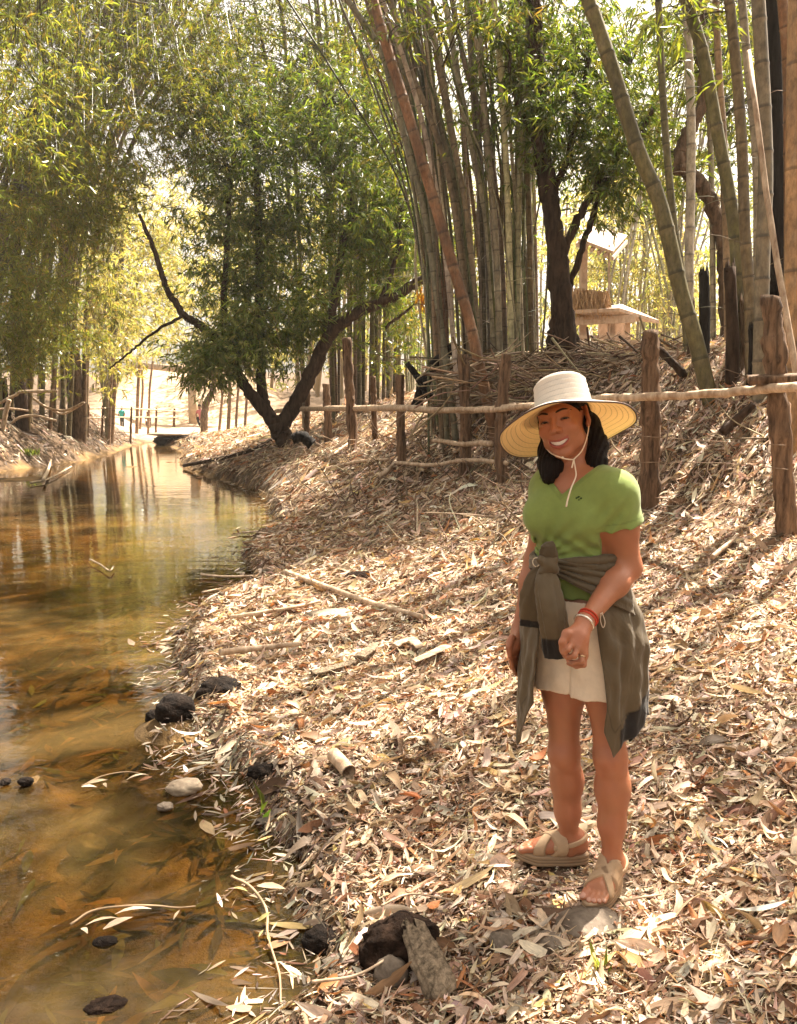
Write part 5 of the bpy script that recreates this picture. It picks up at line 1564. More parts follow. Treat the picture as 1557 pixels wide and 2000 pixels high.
def add_hand_R(S):
    w = wrR; c = P(1004, 1258, 2.50)
    S.cone(w, c, .022, .025, .02)
    kn = [P(1000, 1272, 2.475), P(1004, 1276, 2.49), P(1008, 1277, 2.505), P(1011, 1275, 2.52)]
    for k_ in kn: S.cone(c, k_, .018, .012, .012)
    for i, (k_, l) in enumerate(zip(kn, (38, 42, 38, 30))):
        uu, vv = project(k_)
        finger(S, [k_, P(uu - 2, vv + l * .45, k_[1] - .004), P(uu + 1, vv + l * .8, k_[1] + .0), P(uu + 5, vv + l, k_[1] + .006)], .0092, .0065)
    finger(S, [P(1000, 1246, 2.485), P(994, 1264, 2.468), P(996, 1282, 2.462)], .0125, .008, .006)


FEET = {}


def foot_frame(an, heel, toe, g):
    X = np.array([toe[0] - heel[0], toe[1] - heel[1], 0.0]); X /= np.linalg.norm(X)
    Y = np.array([-X[1], X[0], 0]); O = np.array([an[0], an[1], g])
    return O, np.stack([X, Y, Ud], 1)


FEET['L'] = foot_frame(anL, P(1212, 1722, 2.42), P(1140, 1762, 2.2), GL)
FEET['R'] = foot_frame(anR, P(1145, 1690, 2.53), P(1000, 1694, 2.555), GR)


def add_foot(S, side, inf=0.0):
    O, R = FEET[side]; s = 1 if side == 'L' else -1         # +Y is the foot's left
    an = anL if side == 'L' else anR
    q = lambda x, y, z: O + R @ np.array([x, y * s, z])
    z0 = .030
    S.cone(an + Ud * .02, q(-.012, 0, z0 + .045), .035 + inf, .033 + inf, .02)
    S.cone(q(-.035, 0, z0 + .028), q(-.03, 0, z0 + .05), .029 + inf, .026 + inf, .02)
    S.cone(q(-.01, 0, z0 + .05), q(.095, .0, z0 + .022), .034 + inf, .024 + inf, .02)
    S.cone(q(.0, -.008, z0 + .03), q(.11, -.018, z0 + .016), .03 + inf, .019 + inf, .02)
    S.cone(q(-.0, .006, z0 + .022), q(.10, .026, z0 + .012), .024 + inf, .015 + inf, .02)
    if inf == 0:
        toes = [(-.024, .158, .0125), (-.004, .160, .0088), (.010, .154, .0083), (.023, .145, .0078), (.034, .133, .0074)]
        for (y, x, r) in toes:
            S.chain([q(.10, y * .85, z0 + .015), q(x - .022, y, z0 + .016), q(x, y * 1.02, z0 + r * .9)], [.012, r, r * .95], .003)
        FEET[side + 'nails'] = [(q(x + r * .35, y * 1.02, z0 + r * 1.7), r) for (y, x, r) in toes]
    for sg in (-1, 1):
        S.ell(an + R[:, 1] * .028 * sg - Ud * .005, (.013, .013, .015), None, .015)


def add_legs(S, inf=0.0, thigh_only=False):
    for hip, kn, an, s in ((hipL, knL, anL, 1), (hipR, knR, anR, -1)):
        m = hip + (kn - hip) * .5
        S.chain([hip, m, kn], [.072 + inf, .062 + inf, .043 + inf], .04)
        if thigh_only: continue
        d = an - kn
        c1 = kn + d * .30 - Fd * .014; c2 = kn + d * .62 - Fd * .004
        S.chain([kn, c1, c2, an], [.044, .046, .036, .0275], .04)
        S.ell(kn + d * .30 - Fd * .026 + Ld * .006 * s, (.031, .033, .095), None, .04)
        S.ell(kn + Fd * .034 + Ud * .0, (.026, .018, .030), BR, .02)


PB = np.array([(anL[0] + anR[0]) / 2, (anL[1] + anR[1]) / 2, GL])   # base of the figure


def make_person():
    S = SDF(lin([(.22, .375, .004), (.375, .66, .0022), (.66, .86, .004)]), lin([(2.02, 2.24, .003), (2.24, 2.36, .004), (2.36 - .0, 2.70, .0035)]),
            lin([(.12, .26, .003), (.26, .88, .006), (.88, 1.14, .003), (1.14, 1.44, .005), (1.44, 1.79, .0022)]))
    add_torso(S); add_uarm(S)
    for el, wr, f in ((elL, wrL, 1), (elR, wrR, 1)):
        m = el + (wr - el) * .3
        S.chain([el, m, wr], [.039, .0395, .0225], .03)
    add_legs(S)
    for sd in 'LR': add_foot(S, sd)
    add_head(S)
    tips = add_hand_L(S); add_hand_R(S)
    V, Q = S.mesh()
    V = lap(V, Q, 1, .4)
    # colour: skin, lips, nails, flush
    n = len(V)
    C = np.tile(np.array([.38, .148, .076]), (n, 1))
    hl = (V - HC) @ HR; hx, hy, hz = hl[:, 0], -hl[:, 1], hl[:, 2]
    near = (np.abs(hx) < .08) & (np.abs(hz) < .14) & (np.abs(hy) < .13)
    def blend(mask, col):
        C[:] = C * (1 - mask[:, None]) + np.array(col) * mask[:, None]
    zl = -.0530 + 8 * hx ** 2; zb = -.0725 + 20 * hx ** 2
    lip = near & (np.abs(hx) < .0305) & (hy > .052) & (hz < zl + .0035) & (hz > zb - .0045)
    blend(lip * .85, (.33, .07, .055))
    inner = near & (np.abs(hx) < .026) & (hz < zl - .003) & (hz > zb + .003) & (hy < .0795 - 14 * hx ** 2) & (hy > .05)
    blend(inner * 1.0, (.06, .012, .01))
    for s in (-1, 1):
        ch = near * np.exp(-((hx - s * .04) ** 2 + (hz + .02) ** 2) / .018 ** 2) * (hy > .03)
        blend(ch * .35, (.44, .16, .09))
        lid = near & (((hx - s * .031) / .0145) ** 2 + ((hz - .0085 + 14 * (hx - s * .031) ** 2) / .0045) ** 2 < 1) & (hy > .05)
        blend(lid * .6, (.10, .04, .025))
    nose = near * np.exp(-(hx ** 2 + (hz + .02) ** 2) / .012 ** 2) * (hy > .08)
    blend(nose * .25, (.46, .19, .11))
    for t in tips:
        d = np.linalg.norm(V - t, axis=1); blend(np.clip(1 - d / .011, 0, 1) * .3, (.5, .25, .17))
    for sd in 'LR':
        for (p, r) in FEET[sd + 'nails']:
            d = np.linalg.norm(V - p, axis=1); blend((d < r * .8) * .6, (.55, .33, .26))
    mot = fbm(V[:, 0] * 30 + V[:, 2] * 17, V[:, 1] * 30 + V[:, 2] * 23, 5, 3)
    C *= (1 + .22 * mot)[:, None]
    red = fbm(V[:, 0] * 14, V[:, 2] * 14 + V[:, 1] * 9, 8, 3); C[:, 0] *= 1 + .10 * red; C[:, 1] *= 1 - .12 * red
    skin = surf('skin', None, .42, .45, lambda nt: bump(nt, noise(nt, 320, 4, .7, coords(nt)), .3, .002), sss=.08)
    o = mesh_obj('person', V - PB, Q, None, np.clip(C, 0, 1), None, skin, None, PB)
    tag(o, 'smiling woman in green shirt, wide straw hat and tied jacket standing on fallen leaves', 'person')
    return o


person = make_person()


def cloth(name, S, mat, colfn, sm=2, post=None):
    V, Q = S.mesh(); V = lap(V, Q, sm, .5)
    if post is not None: V = post(V)
    C = colfn(V)
    return mesh_obj(name, V - PB, Q, None, np.clip(C, 0, 1), None, mat, person)


def normals(V, Q):
    n = np.cross(V[Q[:, 2]] - V[Q[:, 0]], V[Q[:, 3]] - V[Q[:, 1]])
    N = np.zeros_like(V)
    for i in range(4): np.add.at(N, Q[:, i], n)
    return N / (np.linalg.norm(N, axis=1, keepdims=True) + 1e-12)


def fabric(name, rough=.85, scale=900, sheen=.15, wr=0.5):
    return surf(name, lambda nt: mix(nt, 'MULTIPLY', .35, attr(nt).outputs['Color'], ramp(nt, noise(nt, 30, 4, .6, coords(nt)), [(.3, .7), (.7, 1.15)])), rough, .2,
                lambda nt: bump(nt, noise(nt, 14, 3, .5, mapping(nt, coords(nt), (1, 1, .55)), dist=.6), wr, .012), sheen=sheen)


def blin(V, axis, o): return (V - o) @ axis


# --- t-shirt
def make_shirt():
    S = SDF(np.arange(.36, .86, .0038), np.arange(2.2, 2.72, .0038), np.arange(.98, 1.56, .0038))
    add_torso(S, .009); add_uarm(S, .014, .62)
    X, Y, Z = S.x[:, None, None], S.y[None, :, None], S.z[None, None, :]
    f = S.f
    # sleeve hems
    for sh, el in ((shL, elL), (shR, elR)):
        ax = (el - sh) / np.linalg.norm(el - sh); c = sh + (el - sh) * .42
        d = (X - c[0]) * ax[0] + (Y - c[1]) * ax[1] + (Z - c[2]) * ax[2]
        sd = 1 if sh is shL else -1
        lat = ((X - chest[0]) * Ld[0] + (Y - chest[1]) * Ld[1]) * sd
        f[:] = np.where(lat > .11, np.maximum(f, d), f)
    # neckline: round at the back, V at the front
    hN = Z - (neckb[2] + .012)
    lat = (X - neckb[0]) * Ld[0] + (Y - neckb[1]) * Ld[1]; fw = (X - neckb[0]) * Fd[0] + (Y - neckb[1]) * Fd[1]
    rN = np.sqrt(lat ** 2 + fw ** 2)
    vN = np.maximum(np.abs(lat + .004) * 1.0 - (.050 + (Z - (neckb[2] + .0)) * 1.05), -(fw - .0))
    f[:] = np.maximum(f, -np.maximum(vN, -(Z - (neckb[2] - .07))))
    f[:] = np.maximum(f, -np.maximum(rN - .072, -(Z - neckb[2] + .02)))
    # hem (tucked up under the tied sleeves, tail showing below the knot)
    f[:] = np.maximum(f, (belly[2] - .118) - Z)
    # folds: dragged to the knot at the wearer's right front
    kn = P(1068, 1100, 2.34)
    dx = (X - kn[0]); dz = (Z - kn[2]); ang = np.arctan2(dz, dx + 1e-6); rr = np.sqrt(dx ** 2 + dz ** 2)
    f += .0055 * np.sin(ang * 17 + rr * 20) * np.exp(-rr / .13) + .0050 * np.sin(Z * 140 + X * 40 + 2.5 * np.sin(X * 25)) * np.exp(-((Z - belly[2] + .01) / .06) ** 2)
    e = shL + (elL - shL) * .1 + Fd * .03
    f += .0045 * np.sin((X * .8 - Z * .6 - Y * .3) * 150) * np.exp(-((X - e[0]) ** 2 + (Z - e[2] + .05) ** 2) / .06 ** 2)
    f += .0034 * np.sin((X * .9 + Z * .5) * 110 + 4 * np.sin(Z * 30)) * np.exp(-((Z - chest[2] + .09) / .05) ** 2)
    def colf(V):
        C = np.tile(np.array([.225, .295, .082]), (len(V), 1))
        # hem and sleeve stitching
        for sh, el in ((shL, elL), (shR, elR)):
            ax = (el - sh) / np.linalg.norm(el - sh); c = sh + (el - sh) * .42; d = (V - c) @ ax
            lat_ = ((V - chest) @ Ld) * (1 if sh is shL else -1)
            C[(np.abs(d + .022) < .0022) & (lat_ > .13)] *= .8
        la = (V - neckb) @ Ld; fv = (V - neckb) @ Fd; vv = np.maximum(np.abs(la + .004) - (.056 + (V[:, 2] - neckb[2]) * 1.05), -fv)
        C[(vv > -.003) & (vv < .013) & (V[:, 2] > neckb[2] - .075) & (fv > 0)] *= .86
        return C
    o = cloth('shirt', S, fabric('green cotton jersey', .9, wr=.35), colf, 2)
    # small embroidered mark on the chest
    mk = P(1133, 972, 2.27)
    return o


shirt = make_shirt()


def snap_front(u, v, lo=2.0, hi=2.7, fn=None):
    return None


# --- shorts
def make_shorts():
    S = SDF(np.arange(.36, .86, .0042), np.arange(2.18, 2.70, .0042), np.arange(.60, 1.10, .0042))
    S.ell(pelvis, np.array([.150, .122, .14]), BR, .04)
    for hip, kn in ((hipL, knL), (hipR, knR)):
        S.cone(hip, hip + (kn - hip) * .85, .090, .090, .02)
    mt = (hipL + hipR) / 2; S.cone(mt, mt + (((knL + knR) / 2) - mt) * .8, .085, .082, .04)
    X, Y, Z = S.x[:, None, None], S.y[None, :, None], S.z[None, None, :]
    hem = P(1090, 1356, 2.36)[2]
    lat = (X - pelvis[0]) * Ld[0] + (Y - pelvis[1]) * Ld[1]
    S.f[:] = np.maximum(S.f, hem + .09 * lat - Z)
    S.f += .0014 * np.sin(lat * 70 + Z * 9) * smooth((pelvis[2] - Z) / .2) + .0012 * np.sin(Z * 60 + lat * 40) - .006 * smooth((lat - .0) / .004) * smooth((pelvis[2] - .03 - Z) / .04) + .004 * np.exp(-((lat + .003) / .003) ** 2) * (Z < pelvis[2] - .05)
    o = cloth('shorts', S, fabric('cream cotton', .85, wr=.5), lambda V: np.tile(np.array([.80, .67, .52]), (len(V), 1)), 2)
    return o


make_shorts()


def sheet(name, pts, mat, col, thick=.004, parent=None, closed=False):
    """pts (n,m,3) grid -> thick cloth sheet"""
    n, m, _ = pts.shape
    V = pts.reshape(-1, 3); i = np.arange(n * m).reshape(n, m)
    Q = np.stack([i[:-1, :-1], i[:-1, 1:], i[1:, 1:], i[1:, :-1]], -1).reshape(-1, 4)
    N = normals(V, Q)
    W_ = V - N * thick
    V2 = np.vstack([V, W_]); Q2 = np.vstack([Q, Q[:, ::-1] + n * m])
    rim = np.concatenate([i[0, :], i[1:, -1], i[-1, -2::-1], i[-2:0:-1, 0]])
    r2 = np.roll(rim, -1)
    Q2 = np.vstack([Q2, np.stack([r2, rim, rim + n * m, r2 + n * m], 1)])
    C = np.vstack([col.reshape(-1, 3)] * 2) if isinstance(col, np.ndarray) and col.ndim == 3 else np.tile(np.asarray(col, float), (len(V2), 1))
    return V2, Q2, C


# --- jacket tied round the waist
def make_jacket():
    mat = fabric('olive nylon', .5, sheen=.15, wr=1.0)
    olive = np.array([.104, .076, .043]); dark = np.array([.012, .010, .010])
    mb = MB()
    # body panel hanging round the back from the right front edge to the left front edge
    nt_, nz_ = 150, 70
    th = np.linspace(rad(-250), rad(64), nt_)             # 0 = wearer's left, -90 = back, 90 = front
    zz = np.linspace(0, 1, nz_)
    G_ = np.zeros((nt_, nz_, 3)); C_ = np.zeros((nt_, nz_, 3))
    top = belly[2] - .03
    for a_i, a in enumerate(th):
        dg = math.degrees(a)
        hem = np.interp(dg, [-250, -232, -212, -185, -150, -90, -30, 0, 22, 40, 52, 64], [.78, .66, .60, .68, .76, .74, .76, .735, .695, .675, .64, .72])
        hz = top - (top - hem) * zz
        c, s_ = math.cos(a), math.sin(a)
        drop = (top - hz); dp = smooth(drop / .05)
        prof_a = np.interp(drop, [0, .06, .13, .22, .36, .5], [.134, .156, .178, .191, .197, .200])
        prof_b = np.interp(drop, [0, .06, .13, .22, .36, .5], [.118, .134, .152, .165, .172, .175])
        fold = (.0055 * math.sin(a * 6 + 1.2) + .0035 * np.sin(a * 13 + drop * 9) + .0025 * np.sin(a * 23 - drop * 16) + .002 * np.sin(drop * 60 + a * 9)) * np.clip(drop / .15, 0, 1)
        edge = .012 * math.exp(-((dg - 64) / 9) ** 2) * np.sin(drop * 22) + .01 * math.exp(-((dg + 250) / 9) ** 2)
        ra = prof_a + fold + edge; rb = prof_b + fold + edge
        ctr = belly[None] + (pelvis - belly)[None] * np.clip(drop / .17, 0, 1.3)[:, None]
        da = math.radians(1) * (np.clip(drop / .4, 0, 1) * -10 * smooth((dg - 30) / 34) + np.clip(drop / .4, 0, 1) * 8 * smooth((-200 - dg) / 36))
        G_[a_i, :, :] = ctr * np.array([1, 1, 0]) + hz[:, None] * np.array([0, 0, 1]) + (Ld[None] * (np.cos(a + da) * ra)[:, None] + Fd[None] * (np.sin(a + da) * rb)[:, None])
        col = np.tile(olive, (nz_, 1)) * (1 + .06 * math.sin(a * 3))
        band = (hz < hem + .085 - .03 * smooth((dg - 20) / 22)) & (-150 < dg < 42)
        col[band] = dark
        col[np.abs(hz - hem - .079) < .004] *= .6
        C_[a_i] = col
    V, Q, C = sheet('p', G_, mat, C_)
    mb.add(V, Q, None, C)
    # waist wrap: three rolled strands from the knot round the back
    knot = P(1074, 1102, 2.30)
    for j, (dz, rr_, tw) in enumerate([(0.004, .015, 0), (-.018, .017, 1), (-.042, .016, 2)]):
        a = np.linspace(rad(118), rad(118 - 360 + 30), 70)
        up = np.interp(np.linspace(0, 1, 70), [0, .12, .5, .9, 1], [0, .012, .03, .0, 0])
        sq = np.interp(np.linspace(0, 1, 70), [0, .10, .9, 1], [.45, 1, 1, .45])
        path = np.array([belly + Ld * math.cos(q) * .139 + Fd * math.sin(q) * .121 + Ud * ((dz) * s_ + u_ - .012) for q, u_, s_ in zip(a, up, sq)])
        path[0] = knot + Ud * dz * .3; path[-1] = knot + Ud * dz * .3
        mid = spline(path, 140)
        tube(mb, mid, rr_ * np.interp(np.linspace(0, 1, 140), [0, .06, .2, .8, .95, 1], [.55, .75, 1, 1, .75, .55]) * (1 + .10 * np.sin(np.linspace(0, 60, 140))), 14, olive * rng.uniform(.85, 1.1), True, .10, j, 1.0)
    # diagonal gathered cloth from the knot round to the left hip
    g = np.zeros((60, 26, 3))
    for i_, t in enumerate(np.linspace(0, 1, 60)):
        a = rad(116 - 102 * t)
        zt = knot[2] * (1 - t) + (belly[2] - .010) * t + .004; zb_ = knot[2] - .024 - .135 * t ** 1.15
        for j_, w in enumerate(np.linspace(0, 1, 26)):
            z = zt * (1 - w) + zb_ * w; dr = max(0, belly[2] - z)
            k_ = min(1, t * 5)
            rr_ = np.interp(dr, [0, .06, .13, .22], [.145, .158, .174, .186]) + (.0065 * math.sin(w * 24 + t * 2) + .003 * math.sin(w * 41 - t * 5)) * (.25 + .75 * (1 - t)) * k_
            ctr = belly + (pelvis - belly) * min(1.3, dr / .17)
            q_ = np.array([ctr[0], ctr[1], z]) + Ld * math.cos(a) * rr_ + Fd * math.sin(a) * rr_ * .88
            g[i_, j_] = q_ * k_ + (knot + Fd * .008 + Ud * (.012 - .03 * w)) * (1 - k_)
    V, Q, C = sheet('d', g[:, ::-1], mat, olive * .95); mb.add(V, Q, None, C)
    # knot
    S = SDF(np.arange(knot[0] - .07, knot[0] + .07, .003), np.arange(knot[1] - .07, knot[1] + .07, .003), np.arange(knot[2] - .09, knot[2] + .09, .003))
    S.ell(knot + Fd * .012, (.024, .024, .031), roty(.3), .01)
    S.cone(knot + Fd * .02 + np.array([-.02, 0, .016]), knot + Fd * .022 + np.array([.022, 0, -.012]), .014, .014, .008)
    S.cone(knot + Fd * .024 + np.array([-.016, 0, -.018]), knot + Fd * .018 + np.array([.02, 0, .018]), .011, .012, .006)
    V, Q = S.mesh(); mb.add(V, Q, None, olive)

    def sleeve(path, w, dpt, col, cuff=None, seed=0, folds=3):
        path = spline(np.array(path), 60); T, N_, B_ = frames(path); out = np.zeros((60, 33, 3)); cc = np.tile(np.asarray(col), (60, 33, 1)).astype(float)
        wv = np.interp(np.linspace(0, 1, 60), np.linspace(0, 1, len(w)), w)
        ax = np.array([1.0, -.2, 0])
        for i_ in range(60):
            x = ax - T[i_] * ax.dot(T[i_]); x /= np.linalg.norm(x); y = np.cross(T[i_], x)
            for j_ in range(33):
                q = j_ / 32 * 2 * math.pi
                m = 1 + .15 * math.sin(folds * q + seed + i_ * .05) + .10 * math.sin((folds + 4) * q - i_ * .09 + seed * 2) + .05 * math.sin(i_ * .55 + 3 * math.sin(q * 2 + seed)) * math.sin(q * 3 + i_ * .2)
                out[i_, j_] = path[i_] + (x * math.cos(q) + y * math.sin(q) * dpt) * wv[i_] * m
            if cuff and i_ > 60 * (1 - cuff): cc[i_] = dark
        V = out.reshape(-1, 3); i = np.arange(60 * 33).reshape(60, 33)
        Q = np.stack([i[:-1, :-1], i[:-1, 1:], i[1:, 1:], i[1:, :-1]], -1).reshape(-1, 4)
        mb.add(V, Q, None, cc.reshape(-1, 3))
        ctr = len(V)
        tcap = [(k, (k + 1), 33) for k in range(32)]
        mb.add(np.vstack([out[-1], path[-1]]), None, tcap, dark if cuff else col)
    # upright loop above the knot
    sleeve([knot + Fd * .012, P(1072, 1085, 2.285), P(1070, 1068, 2.285), P(1064, 1062, 2.295)], [.016, .024, .023, .012], .45, olive * .8, None, 2, 3)
    # two sleeve ends below the knot
    sleeve([knot + Fd * .015, P(1066, 1135, 2.275), P(1074, 1180, 2.255), P(1082, 1225, 2.25), P(1090, 1284, 2.255)], [.014, .034, .040, .038, .033], .42, olive * 1.12, .17, 1, 3)
    sleeve([knot + Fd * .01 - Ld * .01, P(1050, 1130, 2.305), P(1044, 1165, 2.31), P(1038, 1205, 2.325), P(1036, 1222, 2.33)], [.012, .028, .036, .034, .030], .45, olive * 1.0, .22, 4, 3)
    o = mb.build('jacket', mat, person, PB)
    # drawcord loops
    cb = MB(); wht = (.6, .5, .38)
    q0 = P(1062, 1104, 2.285)
    for (du, dv, s_) in ((-14, -6, 1), (-2, -8, .8)):
        c0 = P(1062 + du, 1104 + dv, 2.28); rr_ = .011 * s_
        loop = np.array([c0 + np.array([rr_ * math.cos(a), -.003 * math.sin(2 * a), rr_ * 1.2 * math.sin(a)]) for a in np.linspace(-1.4, 4.6, 16)])
        tube(cb, loop, .0016, 6, wht)
        cb.build('drawcord', M['plain'], o, PB); cb = MB()
    l2 = [P(1176, 1196, 2.205), P(1182, 1215, 2.20), P(1178, 1226, 2.20), P(1173, 1212, 2.202), P(1174, 1197, 2.205)]
    tube(cb, spline(l2, 20), .0015, 6, wht)
    cb.build('drawcord', M['plain'], o, PB)
    return o


make_jacket()


# --- hair
def make_hair():
    hm = surf('black hair', lambda nt: mix(nt, 'MIX', ramp(nt, noise(nt, 60, 3, .6, mapping(nt, coords(nt), (4, 4, .3))), [(.35, 0.), (.7, 1.)]), (.004, .0025, .002), (.014, .007, .005)), .65, .15,
              lambda nt: bump(nt, noise(nt, 70, 4, .6, mapping(nt, coords(nt), (4, 4, .25))), .7, .006))
    mb = MB()
    S = SDF(np.arange(.32, .72, .0034), np.arange(2.26, 2.62, .0034), np.arange(1.38, 1.80, .0034))
    S.ell(hp(0, -.022, .036), (.0735, .0915, .088), HR, .01)
    S.ell(hp(0, -.058, -.02), (.070, .050, .085), HR, .03)
    S.cone(hp(-.064, -.012, .045), hp(-.066, -.020, -.035), .012, .014, .01)
    # two side falls
    rp = [hp(.052, -.052, .02), hp(.066, -.056, -.03), P(1164, 868, 2.44), P(1163, 902, 2.405), P(1162, 918, 2.39)]
    S.chain(rp, [.022, .030, .034, .032, .022], .02)
    S.chain([hp(.05, -.05, -.03), P(1150, 872, 2.455), P(1152, 905, 2.42)], [.035, .032, .022], .02)
    lp = [hp(-.048, -.045, .0), hp(-.052, -.035, -.05), P(1072, 880, 2.45), P(1075, 908, 2.41), P(1072, 932, 2.39)]
    S.chain(lp, [.018, .021, .030, .034, .022], .02)
    S.chain([hp(-.05, -.04, -.05), P(1088, 900, 2.45), P(1092, 922, 2.41)], [.03, .028, .016], .02)
    X, Y, Z = S.x[:, None, None], S.y[None, :, None], S.z[None, None, :]
    # open the face: everything in front of a plane just before the ears
    lx = (X - HC[0]) * HR[0, 0] + (Y - HC[1]) * HR[1, 0] + (Z - HC[2]) * HR[2, 0]
    ly = -((X - HC[0]) * HR[0, 1] + (Y - HC[1]) * HR[1, 1] + (Z - HC[2]) * HR[2, 1])
    lz = (X - HC[0]) * HR[0, 2] + (Y - HC[1]) * HR[1, 2] + (Z - HC[2]) * HR[2, 2]
    face = np.sqrt((lx / .0625) ** 2 + ((lz + .028) / .086) ** 2) - 1
    S.f[:] = np.maximum(S.f, -np.maximum(face * .06, .004 - ly))
    ear = np.sqrt(((lx - .084) / .026) ** 2 + ((ly + .004) / .032) ** 2 + ((lz + .004) / .042) ** 2) - 1
    S.f[:] = np.maximum(S.f, -ear * .02)
    S.f += .0022 * np.sin((X - Y * .6) * 420 + 3 * np.sin(Z * 22)) * (Z < HC[2] - .02)
    V, Q = S.mesh(); V = lap(V, Q, 1, .4)
    mb.add(V, Q, None, (.01, .006, .005))
    # loose strands over the surface and at the ends
    for (cpath, rad_, n) in ((rp, .026, 150), (lp, .022, 130)):
        cpath = np.array(cpath)
        for _ in range(n):
            a = rng.uniform(0, 2 * np.pi); off = np.array([math.cos(a), math.sin(a), 0]) * rad_ * rng.uniform(.85, 1.1)
            e = cpath[1:] + off * np.array([.9, 1.0, 1.05, .85])[:, None] + rng.normal(0, .002, (4, 3))
            e[-1] += np.array([rng.normal(0, .004), rng.normal(0, .003), rng.normal(-.002, .006)])
            tube(mb, spline(e, 12), np.linspace(.0016, .0006, 12), 3, (.012, .007, .006), False)
    for _ in range(60):      # fine strands at the temple
        x0 = rng.uniform(.048, .066); 
        e = [hp(x0 - .012, .05 - rng.uniform(0, .02), .060), hp(x0, .038 - rng.uniform(0, .02), .035), hp(.068 + rng.uniform(0, .004), .016 - rng.uniform(0, .02), .018)]
        tube(mb, spline(e, 8), np.linspace(.0012, .0005, 8), 3, (.012, .007, .006), False)
    o = mb.build('hair', hm, person, PB)


make_hair()


# --- eyes, brows, teeth
def make_face_parts():
    def ball(mb, c, r, col, R=None, n=14):
        th = np.linspace(0, np.pi, n); ph = np.linspace(0, 2 * np.pi, 2 * n, endpoint=False)
        TH, PH = np.meshgrid(th, ph, indexing='ij')
        d = np.stack([np.sin(TH) * np.cos(PH), np.sin(TH) * np.sin(PH), np.cos(TH)], -1) * np.asarray(r)
        V = d.reshape(-1, 3) @ (np.eye(3) if R is None else R).T + c
        i = np.arange(n * 2 * n).reshape(n, 2 * n)
        q = np.stack([i[:-1], i[1:], np.roll(i, -1, 1)[1:], np.roll(i, -1, 1)[:-1]], -1).reshape(-1, 4)
        mb.add(V, q, None, col)
    gl = surf('eye', None, .12, .6)
    for s in (-1, 1):
        mb = MB(); c = hp(s * .031, .0625, .0066)
        ball(mb, c, (.0122, .0122, .0095), (.30, .22, .18), HR)
        e = mb.build('eye', gl, person, PB)
        mb = MB(); ball(mb, hp(s * .031 + .001, .0700, .0066), (.0066, .006, .0066), (.012, .006, .005), HR)
        mb.build('iris', gl, e, PB)
    dk = surf('brow', None, .7, .2)
    for s in (-1, 1):
        mb = MB()
        p = [hp(s * x, y, z) for x, y, z in ((.012, .0865, .0295), (.024, .0845, .0335), (.037, .0770, .0345), (.054, .0615, .0265))]
        tube(mb, spline(p, 18), np.interp(np.linspace(0, 1, 18), [0, .2, .6, 1], [.0020, .0032, .0028, .0007]), 8, (.02, .009, .006), True, 0, 0, 1.0)
        mb.build('eyebrow', dk, person, PB)
        mb = MB()
        p = [hp(s * .031 + x, .0765 - 30 * x * x, .0092 - 22 * x * x) for x in np.linspace(-.0125, .0125, 7)]
        tube(mb, spline(p, 16), np.interp(np.linspace(0, 1, 16), [0, .5, 1], [.0005, .0013, .0007]), 6, (.010, .005, .004))
        mb.build('eyelashes', dk, person, PB)
    mb = MB(); nx, nz = 73, 9; xs_ = np.linspace(-.0245, .0245, nx)
    g = np.zeros((nx, nz, 3)); cc = np.zeros((nx, nz, 3))
    for a_, x in enumerate(xs_):
        gap = abs(((x / .0062) % 1) - .5) * 2            # 1 in the gap between two teeth
        hh = .0072 * (1 - .55 * (x / .0245) ** 2)
        for b_, t in enumerate(np.linspace(-1, 1, nz)):
            g[a_, b_] = hp(x, .0795 - 14 * x * x - .0012 * max(0, gap - .7) / .3 - .0015 * t * t, -.0592 + 12 * x * x + hh * t * (1 - .12 * max(0, gap - .75) / .25))
            cc[a_, b_] = np.array([.88, .83, .76]) * (1 - .30 * max(0, gap - .86) / .14)
    V, Q, C = sheet('t', g, None, cc, .002)
    mb.add(V, Q, None, C)
    mb.build('teeth', surf('teeth', None, .25, .5), person, PB)
    # ring, bracelets
    mb = MB(); ax = (wrL - elL) / np.linalg.norm(wrL - elL)
    t1 = np.cross(ax, [0, 0, 1.]); t1 /= np.linalg.norm(t1); t2 = np.cross(ax, t1)
    def band(c, r, rt, col, fl=1.0):
        b = MB(); a = np.linspace(0, 2 * np.pi, 40)
        tube(b, np.array([c + (t1 * math.cos(q) + t2 * math.sin(q)) * r for q in a]), rt, 8, col, False, 0, 0, fl)
        return b
    b1 = band(wrL - ax * .012, .0275, .0036, (.5, .045, .02)); b1n = b1.build('bracelet', M['plain'], person, PB); b1n['label'] = 'red thread bracelet'
    b1 = band(wrL - ax * .022, .0285, .0030, (.45, .05, .02)); b1n = b1.build('bracelet', M['plain'], person, PB); b1n['label'] = 'red thread bracelet'
    b2 = band(wrL + ax * .006, .0285, .0036, (.75, .70, .62)); b2n = b2.build('bangle', surf('silver', None, .25, .5, metallic=.8), person, PB)
    fb = MB(); c = P(1136, 1283, 2.137); d_ = P(1136, 1292, 2.13) - P(1136, 1273, 2.145); d_ /= np.linalg.norm(d_)
    u1 = np.cross(d_, [1., 0, 0]); u1 /= np.linalg.norm(u1); u2 = np.cross(d_, u1)
    tube(fb, np.array([c + (u1 * math.cos(q) + u2 * math.sin(q)) * .0096 for q in np.linspace(0, 2 * np.pi, 24)]), .0014, 6, (.75, .6, .35), False)
    fb.build('ring', surf('gold', None, .25, .5, metallic=.9), person, PB)
    # dark mark on the shirt
    return


make_face_parts()


